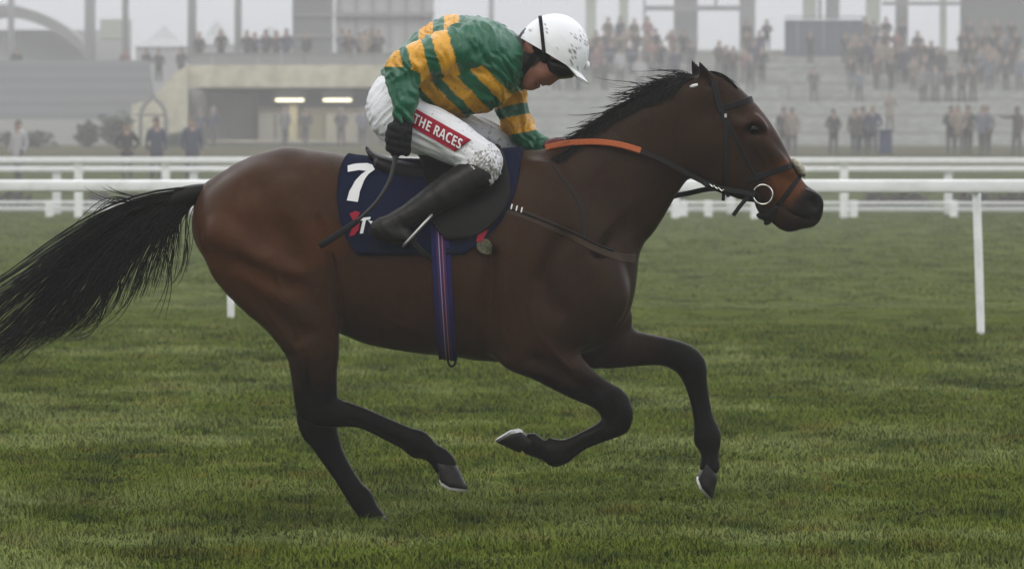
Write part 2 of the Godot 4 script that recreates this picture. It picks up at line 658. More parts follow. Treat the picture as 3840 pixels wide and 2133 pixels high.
func horse_hind_near(s: Solid) -> void:
	s.chain([[-0.9543, 1.2238, 0.0954, 0.1538, 0.12], [-0.9715, 1.111, 0.1138, 0.2246, 0.1415], [-0.9248, 0.9801, 0.1292, 0.1877, 0.1354], [-0.839, 0.843, 0.1354, 0.1415, 0.1169], [-0.7723, 0.6961, 0.1262, 0.1077, 0.08], [-0.7636, 0.5979, 0.1169, 0.0908, 0.0615], [-0.7547, 0.5137, 0.1123, 0.0831, 0.0523], [-0.7456, 0.4571, 0.1108, 0.0738, 0.0462], [-0.6814, 0.4326, 0.1108, 0.0569, 0.0369], [-0.6233, 0.4235, 0.1108, 0.0462, 0.0323], [-0.5622, 0.4066, 0.1108, 0.04, 0.0292], [-0.4706, 0.3639, 0.1108, 0.0415, 0.0292], [-0.3942, 0.3287, 0.1108, 0.0462, 0.0338], [-0.3606, 0.3134, 0.1108, 0.0523, 0.0385], [-0.3117, 0.2814, 0.1108, 0.0385, 0.0323], [-0.2781, 0.2584, 0.1108, 0.0431, 0.0354], [-0.2597, 0.234, 0.1108, 0.0462, 0.0385]], 0.05, 3)
	# point of hock, ergot tuft
	s.chain([[-0.7822, 0.5519, 0.1123, 0.0462, 0.0308], [-0.8005, 0.4908, 0.1123, 0.0308, 0.0262], [-0.7883, 0.4419, 0.1123, 0.0338, 0.0262]], 0.03, 2)
	s.chain([[-0.3789, 0.2921, 0.1108, 0.0246, 0.0185], [-0.3697, 0.2737, 0.1108, 0.0138, 0.0108]], 0.02, 2)
	# flank sheet over the stifle
	s.chain([[-0.8096, 1.1182, 0.1723, 0.1354, 0.0892], [-0.7638, 0.9996, 0.1754, 0.1015, 0.0831], [-0.7431, 0.8896, 0.1631, 0.0815, 0.0738], [-0.7348, 0.7976, 0.1446, 0.0708, 0.0646], [-0.7448, 0.7053, 0.1262, 0.0646, 0.0554]], 0.022, 3)
	# point of hip and the muscle over it
	s.chain([[-0.8509, 1.2554, 0.1969, 0.0615, 0.0492], [-0.8145, 1.1825, 0.1969, 0.0769, 0.0585], [-0.7693, 1.0942, 0.1877, 0.0523, 0.0492]], 0.06, 2)
	# the ridge of the thigh muscle over a hollow
	s.chain([[-1.1071, 1.1215, 0.1846, 0.0708, 0.0708], [-1.0141, 1.0704, 0.2123, 0.0615, 0.0677], [-0.8924, 1.0067, 0.2154, 0.0523, 0.0615], [-0.7903, 0.9667, 0.1938, 0.04, 0.0523]], 0.03, 2)
	# grooves between the thigh muscles
	s.chain([[-1.0458, 1.0085, 0.2831, 0.0123, 0.0215], [-0.9487, 0.9543, 0.2892, 0.0138, 0.0246], [-0.8434, 0.9177, 0.28, 0.0123, 0.0215]], 0.06, 2, true)
	s.chain([[-0.9781, 1.1569, 0.3015, 0.0215, 0.0277], [-0.8876, 1.1116, 0.3015, 0.0246, 0.0308], [-0.8277, 1.045, 0.2923, 0.0154, 0.0215]], 0.08, 2, true)
	s.chain([[-1.041, 0.893, 0.2646, 0.0108, 0.0154], [-0.9205, 0.817, 0.2554, 0.0108, 0.0185], [-0.8124, 0.7405, 0.2369, 0.0092, 0.0138]], 0.08, 2, true)
	s.chain([[-0.9816, 1.3014, 0.2462, 0.0185, 0.0246], [-0.9491, 1.1959, 0.2831, 0.0154, 0.0185], [-0.9638, 1.0902, 0.2892, 0.0123, 0.0185]], 0.08, 2, true)

func horse_hind_far(s: Solid) -> void:
	s.chain([[-0.9657, 1.2215, -0.0954, 0.1538, 0.12], [-0.9854, 1.1067, -0.1138, 0.2246, 0.1415], [-0.9398, 0.973, -0.1292, 0.1846, 0.1354], [-0.8532, 0.8333, -0.1323, 0.1385, 0.1169], [-0.7844, 0.6755, -0.1231, 0.1015, 0.0769], [-0.7716, 0.5551, -0.1138, 0.0862, 0.0585], [-0.762, 0.447, -0.1077, 0.0769, 0.0508], [-0.7557, 0.3759, -0.1046, 0.0723, 0.0462], [-0.7309, 0.3109, -0.1046, 0.0585, 0.0369], [-0.6999, 0.249, -0.1046, 0.0477, 0.0308], [-0.6566, 0.1777, -0.1046, 0.0415, 0.0292], [-0.6163, 0.1158, -0.1046, 0.0431, 0.0323], [-0.5884, 0.0817, -0.1046, 0.0492, 0.0369], [-0.5636, 0.0386, -0.1015, 0.0431, 0.0323], [-0.5419, 0.0046, -0.1015, 0.0477, 0.0385]], 0.05, 3)
	s.chain([[-0.793, 0.4532, -0.1077, 0.04, 0.0277], [-0.8054, 0.3912, -0.1077, 0.0277, 0.0231], [-0.7837, 0.3417, -0.1077, 0.0308, 0.0231]], 0.03, 2)

func horse_fore_near(s: Solid) -> void:
	s.chain([[0.0764, 1.3004, 0.1077, 0.0954, 0.0554], [0.1525, 1.1633, 0.1354, 0.1292, 0.0708], [0.2317, 1.0111, 0.1477, 0.1508, 0.08], [0.2897, 0.8889, 0.1415, 0.1415, 0.0862]], 0.05, 2)
	s.chain([[0.2897, 0.8859, 0.1415, 0.1354, 0.0862], [0.1707, 0.7979, 0.1538, 0.1415, 0.0831], [0.0457, 0.7291, 0.1477, 0.1262, 0.0738]], 0.06, 2)
	s.chain([[0.0183, 0.9506, 0.1662, 0.1015, 0.0677], [0.0335, 0.8139, 0.1723, 0.1169, 0.0708], [0.064, 0.7217, 0.1538, 0.1138, 0.0677]], 0.06, 2)
	s.chain([[0.0671, 0.6968, 0.1415, 0.1138, 0.0738], [0.1738, 0.6177, 0.1446, 0.0923, 0.0646], [0.2592, 0.5519, 0.1415, 0.0708, 0.0523], [0.3385, 0.5047, 0.1415, 0.0585, 0.0446], [0.3919, 0.462, 0.1415, 0.0646, 0.0446], [0.398, 0.401, 0.1415, 0.0554, 0.0415], [0.3507, 0.3629, 0.1415, 0.04, 0.0323], [0.2745, 0.3278, 0.1415, 0.0338, 0.0262], [0.2257, 0.3003, 0.1415, 0.0385, 0.0292], [0.1738, 0.279, 0.1415, 0.0492, 0.0369], [0.122, 0.2881, 0.1415, 0.0354, 0.0308], [0.0762, 0.3125, 0.1415, 0.0446, 0.0385]], 0.04, 3)
	s.chain([[0.4148, 0.4223, 0.1415, 0.0462, 0.0338], [0.4178, 0.3918, 0.1415, 0.0369, 0.0308]], 0.02, 2)
	s.chain([[0.1647, 0.3125, 0.1415, 0.0185, 0.0154], [0.1464, 0.3278, 0.1415, 0.0108, 0.0092]], 0.02, 2)
	s.chain([[0.1891, 0.279, 0.1415, 0.04, 0.0338], [0.1647, 0.2576, 0.1415, 0.0292, 0.0262]], 0.015, 2)
	# grooves round the triceps and along the forearm
	s.chain([[-0.0787, 1.0443, 0.2646, 0.0123, 0.0215], [-0.0878, 0.893, 0.2646, 0.0154, 0.0277], [-0.0909, 0.7561, 0.2462, 0.0154, 0.0277], [-0.0577, 0.6637, 0.2154, 0.0123, 0.0215]], 0.06, 2, true)
	s.chain([[0.2, 1.1044, 0.2431, 0.0092, 0.0154], [0.1241, 0.9533, 0.2554, 0.0123, 0.0185], [0.1695, 0.8323, 0.2585, 0.0108, 0.0185]], 0.07, 2, true)
	s.chain([[0.0789, 0.6414, 0.2246, 0.0108, 0.0185], [0.2003, 0.5804, 0.2185, 0.0108, 0.0185], [0.3069, 0.5185, 0.1969, 0.0077, 0.0138]], 0.05, 2, true)

func horse_fore_far(s: Solid) -> void:
	s.chain([[0.0774, 1.2988, -0.1077, 0.0954, 0.0554], [0.1738, 1.1125, -0.1354, 0.1385, 0.0708], [0.2825, 0.9106, -0.1415, 0.1462, 0.0831], [0.3445, 0.7865, -0.1385, 0.1262, 0.0831]], 0.05, 2)
	s.chain([[0.2514, 0.7088, -0.1415, 0.1169, 0.0769], [0.3756, 0.6747, -0.1415, 0.0862, 0.0677], [0.4998, 0.6653, -0.1415, 0.0662, 0.0523], [0.5898, 0.656, -0.1415, 0.0554, 0.0431], [0.6581, 0.6343, -0.1415, 0.0585, 0.0431], [0.6984, 0.6017, -0.1415, 0.06, 0.0431], [0.7171, 0.5412, -0.1415, 0.0462, 0.0369], [0.7357, 0.4605, -0.1415, 0.0385, 0.0277], [0.7497, 0.3891, -0.1415, 0.04, 0.0277], [0.7652, 0.3239, -0.1415, 0.0523, 0.0369], [0.7729, 0.2587, -0.1415, 0.0354, 0.0308], [0.7729, 0.209, -0.1415, 0.04, 0.0369]], 0.04, 3)
	s.chain([[0.7388, 0.3146, -0.1415, 0.0231, 0.0154], [0.7295, 0.3006, -0.1415, 0.0123, 0.0108]], 0.02, 2)

func ramp(a: float, b: float, x: float) -> float:
	return smoothstep(a, b, x)

var coat_noise := FastNoiseLite.new()

func coat_color(p: Vector3) -> Color:
	var n := coat_noise.get_noise_3d(p.x * 9.0, p.y * 9.0, p.z * 9.0)
	var n2 := coat_noise.get_noise_3d(p.x * 60.0, p.y * 22.0, p.z * 60.0)
	var bay := Color(0.050, 0.025, 0.0125)
	var dark := Color(0.023, 0.0135, 0.0085)
	var red := Color(0.100, 0.036, 0.0125)
	var black := Color(0.0048, 0.0044, 0.0040)
	var c := bay
	# the dark bay of neck and shoulder, redder quarters and muzzle
	c = c.lerp(dark, 0.75 * ramp(-0.1662, 0.2954, p.x + 0.08 * n))
	var quarter := Vector2(p.x, p.y).distance_to(Vector2(-0.9969, 1.0688))
	c = c.lerp(red, 0.45 * (1.0 - ramp(0.12, 0.34, quarter + 0.06 * n)))
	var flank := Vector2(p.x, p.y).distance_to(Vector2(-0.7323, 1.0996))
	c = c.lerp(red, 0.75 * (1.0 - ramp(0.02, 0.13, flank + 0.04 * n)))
	var muzzle := Vector2(p.x, p.y).distance_to(Vector2(1.0723, 1.3227))
	c = c.lerp(Color(0.13, 0.047, 0.02), 0.9 * (1.0 - ramp(0.04, 0.13, muzzle + 0.03 * n)))
	var brow := Vector2(p.x, p.y).distance_to(Vector2(0.98, 1.5612))
	c = c.lerp(Color(0.055, 0.024, 0.015), 0.7 * (1.0 - ramp(0.04, 0.12, brow + 0.03 * n)))
	# grey-black nose and lips
	var nose := Vector2(p.x, p.y).distance_to(Vector2(1.1754, 1.2227))
	c = c.lerp(Color(0.013, 0.012, 0.012), 1.0 - ramp(0.055, 0.10, nose + 0.03 * n))
	var lip := Vector2(p.x, p.y).distance_to(Vector2(1.1108, 1.1381))
	c = c.lerp(Color(0.022, 0.017, 0.015), 1.0 - ramp(0.03, 0.075, lip + 0.02 * n))
	# dark skin round the eye
	var lid := Vector2((p.x - 0.9369) * 0.62, p.y - 1.5242).rotated(0.35).length()
	c = c.lerp(Color(0.008, 0.007, 0.0065), 0.92 * (1.0 - ramp(0.016, 0.034, lid)))
	# black points: the legs below the gaskin and the forearm
	var y := p.y + 0.05 * n
	if p.x < -0.2123:
		c = c.lerp(black, 1.0 - ramp(0.4842, 0.715, y))
	else:
		c = c.lerp(black, 1.0 - ramp(0.4996, 0.6535, y))
		c = c.lerp(black, ramp(0.4492, 0.6338, p.x) * (1.0 - ramp(0.7304, 0.8227, p.y)))
	# dark crest, ears
	var e := Vector2(p.x, p.y)
	c = c.lerp(black, 0.8 * ramp(1.6919, 1.7458, p.y) * (1.0 - ramp(0.7415, 0.7877, p.x)))
	var v := 1.0 + 0.20 * n + 0.10 * n2
	return Color(c.r * v, c.g * v, c.b * v)

func hoof(parent: Node3D, at: Vector3, down: Vector3, toe: Vector3, size: float) -> void:
	# a hoof wall from the coronet (at) along down, the toe drawn out along toe
	var x := toe.normalized()
	var y := down.normalized()
	x = (x - y * x.dot(y)).normalized()
	var z := x.cross(y).normalized()
	var st := begin()
	var rings := []
	var hs := [0.0, 0.25, 0.5, 0.75, 1.0]
	for h in hs:
		var ring := []
		var r: float = lerpf(0.040, 0.056, h) * size
		for i in 20:
			var a := TAU * i / 20
			var fx: float = cos(a) * r * (1.12 if cos(a) > 0 else 0.95) + (0.030 * h + 0.0) * size
			if cos(a) < -0.6:
				fx += 0.012 * size * absf(cos(a)) # heel bulbs
			ring.append(at + x * fx + z * sin(a) * r * 0.92 + y * (h * 0.072 * size) * (1.0 if cos(a) > 0 else 1.0 + 0.28 * cos(a)))
		rings.append(ring)
	for j in hs.size() - 1:
		for i in 20:
			var k := (i + 1) % 20
			quad(st, rings[j][i], rings[j + 1][i], rings[j + 1][k], rings[j][k])
	var mid0 := Vector3.ZERO
	var mid1 := Vector3.ZERO
	for i in 20:
		mid0 += rings[0][i] / 20.0
		mid1 += rings[4][i] / 20.0
	mid1 -= y * 0.012
	for i in 20:
		var k := (i + 1) % 20
		for p in [mid0, rings[0][i], rings[0][k]]:
			st.add_vertex(p)
		for p in [mid1, rings[4][k], rings[4][i]]:
			st.add_vertex(p)
	var o := obj("hoof", finish(st), M.hoof, parent)
	# the shoe: an open band of aluminium under the wall
	var sh := begin(false)
	for i in 20:
		var k := (i + 1) % 20
		if i in [9, 10]:
			continue
		var a: Vector3 = rings[4][i]
		var b: Vector3 = rings[4][k]
		var ai: Vector3 = a.lerp(mid1, 0.32)
		var bi: Vector3 = b.lerp(mid1, 0.32)
		var d := y * 0.009
		a += y * 0.001
		b += y * 0.001
		quad(sh, a, a + d, b + d, b)
		quad(sh, a + d, ai + d, bi + d, b + d)
		quad(sh, ai, bi, bi + d, ai + d)
	obj("horseshoe", finish(sh), M.shoe, o)

func hair(st: SurfaceTool, pts: Array, r0: float, sides := 3) -> void:
	var rad := []
	for i in pts.size():
		var t := float(i) / (pts.size() - 1)
		rad.append(r0 * pow(1.0 - t, 0.75) + 0.0005)
	tube(st, pts, rad, sides, false)

func bez(a: Vector3, b: Vector3, c: Vector3, d: Vector3, t: float) -> Vector3:
	return a.bezier_interpolate(b, c, d, t)

func rr(a: float, b: float) -> float:
	return rng.randf_range(a, b)

func v2(x: float, y: float) -> Vector3:
	return Vector3(x, y, 0)

func build_tail(parent: Node3D) -> void:
	rng.seed = 11
	var st := begin()
	# thick dock first, then locks: dense inside, thin at the rim
	tube(st, curve([v2(-1.12, 1.2873), v2(-1.2046, 1.275), v2(-1.3046, 1.2458), v2(-1.3969, 1.1842)], 4), [0.022, 0.026, 0.03, 0.034, 0.037, 0.04, 0.042, 0.042, 0.04, 0.036, 0.03, 0.02, 0.006], 8)
	var tipA := [v2(-2.1662, 0.8073), v2(-2.0892, 0.7765), v2(-2.12, 0.6688), v2(-2.0738, 0.5919), v2(-1.9815, 0.6304), v2(-1.8892, 0.6873), v2(-1.8123, 0.715), v2(-1.7046, 0.7335), v2(-1.62, 0.7735), v2(-1.5354, 0.8381), v2(-1.4738, 0.8812), v2(-1.3738, 0.9181), v2(-1.3046, 0.9612), v2(-1.2585, 1.015)]
	var locks := []
	for i in 52:
		locks.append([pow(rng.randf(), 1.25), rng.randf(), rr(-0.05, 0.05), rr(0, TAU), rr(0.004, 0.020), rr(4.0, 10.0), rng.randf(), rng.randf()])
	for i in 572:
		var lock: Array = locks[i % 52]
		var q: float = clampf(lock[0] + rr(-0.02, 0.02), 0.0, 1.0)
		var f := q * (tipA.size() - 1.001)
		var tip: Vector3 = (tipA[int(f)] as Vector3).lerp(tipA[int(f) + 1], f - int(f))
		tip += v2(rr(-0.035, 0.035), rr(-0.022, 0.022))
		var s: float = clampf(lock[1] + rr(-0.1, 0.1), 0.0, 1.0)
		var root := v2(-1.1692, 1.2873).lerp(v2(-1.3354, 1.235), pow(s, 0.8) * (0.5 + 0.5 * rng.randf()))
		root.y += rr(-0.018, 0.018)
		if q > 0.75:
			root = v2(-1.1815, 1.2688).lerp(v2(-1.2815, 1.235), rng.randf())
		var z: float = lock[2] + rr(-0.012, 0.012)
		root.z = z * 0.5
		tip.z = z * 1.6 + rr(-0.015, 0.015)
		var l := root.distance_to(tip)
		var high: float = clampf(lock[6] + rr(-0.08, 0.08), 0.0, 1.0)
		var c1 := root + v2(-1.0, lerpf(-0.42, 0.06, high)).normalized() * l * rr(0.25, 0.42)
		if q > 0.6:
			c1 = root + v2(-0.75, -0.35).normalized() * l * rr(0.2, 0.4)
		var c2 := tip + v2(0.78, lerpf(0.28, 0.66, clampf(lock[7] + rr(-0.1, 0.1), 0.0, 1.0))).normalized() * l * rr(0.2, 0.36)
		if q > 0.6:
			c2 = tip + v2(rr(0.1, 0.5), 1.0).normalized() * l * rr(0.25, 0.4)
		var n := 14
		var pts := []
		var ph: float = lock[3] + rr(-0.35, 0.35)
		var amp: float = lock[4] * rr(0.8, 1.2)
		var fr: float = lock[5]
		for k in n + 1:
			var t := float(k) / n
			var p := bez(root, c1, c2, tip, t)
			p += v2(0.45, 0.9) * sin(ph + t * fr) * amp * t * (0.4 + t)
			p.z += cos(ph + t * fr * 0.8) * amp * t
			pts.append(p)
		hair(st, pts, rr(0.0016, 0.0062) * (1.0 if q < 0.7 else 0.62))
	# stray single hairs above and below
	for e in [[-1.4738, 1.2458, -1.5892, 1.2996, -1.6738, 1.1612, -1.8046, 0.9458], [-1.4892, 1.2227, -1.6123, 1.1612, -1.6508, 0.9612, -1.7969, 0.9212], [-1.52, 1.1612, -1.7508, 1.0688, -1.7969, 0.9612, -1.8277, 0.9827], [-1.4508, 1.2612, -1.52, 1.2842, -1.5508, 1.2996, -1.5692, 1.3273], [-1.4738, 1.2412, -1.5354, 1.2458, -1.5785, 1.235, -1.6277, 1.2842], [-1.4431, 1.2658, -1.52, 1.2458, -1.5662, 1.2227, -1.62, 1.2458], [-1.52, 1.1612, -1.7662, 1.0073, -1.8892, 0.9458, -2.0123, 0.8919], [-1.5508, 0.9612, -1.5815, 0.7612, -1.6123, 0.715, -1.7277, 0.7335], [-1.52, 0.9612, -1.4892, 0.8535, -1.5969, 0.715, -1.7662, 0.7458], [-1.3354, 1.0381, -1.3046, 0.915, -1.3508, 0.8535, -1.3631, 0.8073], [-1.7508, 0.8535, -1.8431, 0.715, -1.8892, 0.6688, -1.9385, 0.6381], [-1.4277, 0.9612, -1.4738, 0.8842, -1.52, 0.7919, -1.5969, 0.7796], [-1.2585, 1.0996, -1.2492, 1.0227, -1.2815, 0.9458, -1.3123, 0.9273]]:
		for k in 3:
			var pts := []
			var j := v2(rr(-0.012, 0.012), rr(-0.012, 0.012))
			for n in 17:
				var t := n / 16.0
				pts.append(bez(v2(e[0], e[1]), v2(e[2], e[3]) + j, v2(e[4], e[5]) + j * 1.5, v2(e[6], e[7]) + j * 2.5, t) + Vector3(0, 0, 0.02 * k))
			hair(st, pts, 0.0022)
	obj("tail", finish(st), M.hair, parent)

func build_mane(parent: Node3D, s: Solid) -> void:
	rng.seed = 21
	var st := begin()
	var crest := [v2(0.1292, 1.4104), v2(0.2185, 1.4565), v2(0.3108, 1.5273), v2(0.4185, 1.6073), v2(0.5415, 1.6812), v2(0.6338, 1.7181), v2(0.7138, 1.7304)]
	for i in 620:
		var f := rng.randf() * (crest.size() - 1.001)
		var root: Vector3 = (crest[int(f)] as Vector3).cubic_interpolate(crest[int(f) + 1], crest[maxi(int(f) - 1, 0)], crest[mini(int(f) + 2, 6)], f - int(f))
		var along := 1.0 - f / 6.0
		root.z = rr(-0.03, 0.03)
		root.y -= 0.012 + absf(root.z) * 0.3
		var len := rr(0.045, 0.11) if rng.randf() < 0.84 else rr(0.11, 0.18)
		var lifted := pow(rng.randf(), 2.2)
		var wild := f > 3.4
		var dir := v2(-1.0, rr(-0.10, 0.10) - 0.42 * (1.0 - lifted)).normalized()
		if wild:
			dir = v2(-1.0, rr(-0.55, 0.45)).normalized()
			len *= rr(0.5, 1.25)
		var out := Vector3(0, 0, 1) * (rr(0.0, 0.9) if root.z > -0.01 else -rr(0.0, 0.6)) * (1.0 - lifted)
		var tip := root + (dir + out * 0.35).normalized() * len
		var c1 := root + v2(-0.25, 0.75).normalized() * len * (0.36 if wild else 0.22)
		var c2 := tip - dir * len * 0.45 + v2(0, rr(-0.02, 0.02))
		var pts := []
		for k in 9:
			pts.append(bez(root, c1, c2, tip, k / 8.0))
		hair(st, pts, rr(0.0018, 0.0056) * (1.0 if len < 0.13 else 0.55))
	# hair lying down the near side of the crest
	for i in 700:
		var f := rr(0.7, crest.size() - 1.5)
		var root: Vector3 = (crest[int(f)] as Vector3).cubic_interpolate(crest[int(f) + 1], crest[maxi(int(f) - 1, 0)], crest[mini(int(f) + 2, 6)], f - int(f))
		root += v2(0.0, -0.014)
		var len := rr(0.05, 0.14)
		var pts := []
		for k in 6:
			var t := k / 5.0
			var p := root + v2(-0.85, -0.35) * len * t + v2(0, -0.05) * t * t * rr(0.6, 1.2)
			var q := s.side(p.x, p.y, 0.003 + 0.004 * rng.randf())
			if q.z < 0.012:
				q.z = 0.012
			pts.append(q)
		hair(st, pts, rr(0.003, 0.007))
	obj("mane", finish(st), M.hair, parent)
	var fs := begin()
	for i in 150:
		var root := v2(0.7446, 1.7365) + Vector3(rr(-0.012, 0.02), rr(-0.012, 0.008), rr(-0.032, 0.032))
		var tip := v2(0.8615, 1.6658) + Vector3(rr(-0.05, 0.03), rr(-0.03, 0.02), root.z * 1.3)
		tip.y = minf(tip.y, root.y - 0.01)
		var c1 := root + v2(0.045, 0.012)
		var c2 := tip + v2(-0.02, 0.045)
		var pts := []
		for k in 9:
			pts.append(bez(root, c1, c2, tip, k / 8.0))
		hair(fs, pts, rr(0.0016, 0.0045))
	obj("forelock", finish(fs), M.hair, parent)

func build_horse() -> void:
	coat_noise.frequency = 1.0
	coat_noise.fractal_octaves = 3
	coat_noise.seed = 5
	var h := thing("horse", "dark bay racehorse galloping to the right past the white rails", "horse")
	var s := Solid.new()
	horse_trunk(s)
	horse_neck(s)
	horse_head(s)
	horse_hind_near(s)
	horse_hind_far(s)
	horse_fore_near(s)
	horse_fore_far(s)
	# jugular groove, then veins standing out on the skin
	s.chain([[0.3225, 1.0424, 0.1815, 0.0138, 0.0185], [0.4758, 1.1817, 0.1415, 0.0138, 0.0185], [0.6295, 1.3401, 0.1108, 0.0123, 0.0154]], 0.05, 3, true)
	for v in [[-0.7415, 1.1842, -0.7077, 1.0996, -0.6923, 1.0227, -0.6769, 0.9458], [-0.6923, 1.0381, -0.6738, 0.9381, -0.6631, 0.8535, -0.6585, 0.7919], [-0.6123, 0.4042, -0.5477, 0.3796, -0.4738, 0.3427, -0.4092, 0.3119], [0.3354, 0.3427, 0.2954, 0.3242, 0.2585, 0.3027, 0.2185, 0.2812], [-0.7938, 0.6688, -0.7938, 0.5919, -0.7877, 0.5335, -0.7723, 0.4904], [0.7015, 0.5073, 0.7138, 0.4535, 0.7262, 0.3981, 0.7385, 0.355], [0.3723, 0.4842, 0.3877, 0.4473, 0.3846, 0.4104, 0.3692, 0.3827]]:
		var row := []
		for k in 4:
			var q := s.side(v[k * 2], v[k * 2 + 1])
			row.append([q.x, q.y, q.z + 0.002, 0.007 if v[1] > 0.6 else 0.0045, 0.010 if v[1] > 0.6 else 0.007])
		s.chain(row, 0.018, 3, true)
	for v in [[-0.92, 1.0381, -0.8815, 0.915, -0.84, 0.7919, -0.7969, 0.6688], [0.1292, 0.7119, 0.2108, 0.6104, 0.2954, 0.5335, 0.3492, 0.4842], [-0.4662, 0.7919, -0.3508, 0.7519, -0.2277, 0.7273, -0.1046, 0.7181], [0.0646, 0.8535, 0.0954, 0.7458, 0.1723, 0.6504, 0.2338, 0.5919], [0.9385, 1.4504, 0.9754, 1.4012, 0.9877, 1.3458, 1.0215, 1.2996], [-0.9969, 0.9458, -0.9415, 0.8381, -0.8738, 0.7458, -0.8246, 0.6688], [0.0031, 1.0381, -0.0277, 0.915, -0.04, 0.7919, -0.0123, 0.6996]]:
		var row := []
		for k in 4:
			var q := s.side(v[k * 2], v[k * 2 + 1])
			row.append([q.x, q.y, q.z - 0.0025, 0.0052 - 0.0008 * k, 0.0052 - 0.0008 * k])
		s.chain(row, 0.012, 3)
	var body := obj("body", s.mesh(HORSE_CELL, coat_color), M.coat, h)
	# hooves
	hoof(h, Vector3(-0.2613, 0.2371, 0.1108), v2(-0.15, -0.99), v2(0.957, -0.29), 1.14)
	hoof(h, Vector3(-0.5419, 0.017, -0.1015), v2(0.1, -1.0), v2(1.0, 0.02), 0.98)
	hoof(h, Vector3(0.0656, 0.3064, 0.1415), v2(-0.52, 0.85), v2(-0.87, -0.49), 1.08)
	hoof(h, Vector3(0.7745, 0.2028, -0.1415), v2(-0.72, -0.66), v2(0.52, -0.85), 1.06)
	# eyes
	for side in [-1.0, 1.0]:
		var e := SphereMesh.new()
		e.radius = 0.021
		e.height = 0.042
		e.radial_segments = 24
		e.rings = 12
		obj("eye", e, M.eye, h, Vector3(0.9326, 1.5222, 0.0738) * Vector3(1, 1, side))
	build_tail(h)
	var crest := Solid.new()
	horse_neck(crest)
	horse_trunk(crest)
	build_mane(h, crest)

# ---------------------------------------------------------------- tack
func angle_lerp(rows: Array, deg: float, col: int) -> float:
	for i in rows.size() - 1:
		if deg <= rows[i + 1][0]:
			var t: float = (deg - rows[i][0]) / (rows[i + 1][0] - rows[i][0])
			return lerpf(rows[i][col], rows[i + 1][col], clampf(t, 0.0, 1.0))
	return rows[rows.size() - 1][col]

# a cloth hung over the back: columns along x, rows by angle round the trunk's axis
func hang(s: Solid, rows: Array, a0: float, a1: float, na: int, nx: int, axis_y: float, lift: float, thick: float, wave := 0.0) -> ArrayMesh:
	var pts := []
	var nor := []
	for j in na + 1:
		var deg := lerpf(a0, a1, float(j) / na)
		var m := deg if deg <= 90.0 else 180.0 - deg
		var xl := angle_lerp(rows, m, 1)
		var xr := angle_lerp(rows, m, 2)
		var pr := []
		var nr := []
		for i in nx + 1:
			var x := lerpf(xl, xr, float(i) / nx)
			var dir := Vector3(0, sin(deg_to_rad(deg)), cos(deg_to_rad(deg)))
			var mid := Vector3(x, axis_y, 0)
			var t := 0.8 - s.cast(mid + dir * 0.8, -dir, 0.8)
			var rip := wave * (sin(x * 46.0 + deg * 0.05) + 0.6 * sin(x * 21.0 - deg * 0.09)) * (1.0 - m / 90.0)
			pr.append(mid + dir * (t + lift + rip))
			nr.append(dir)
		pts.append(pr)
		nor.append(nr)
	return sheet_mesh(pts, nor, thick)

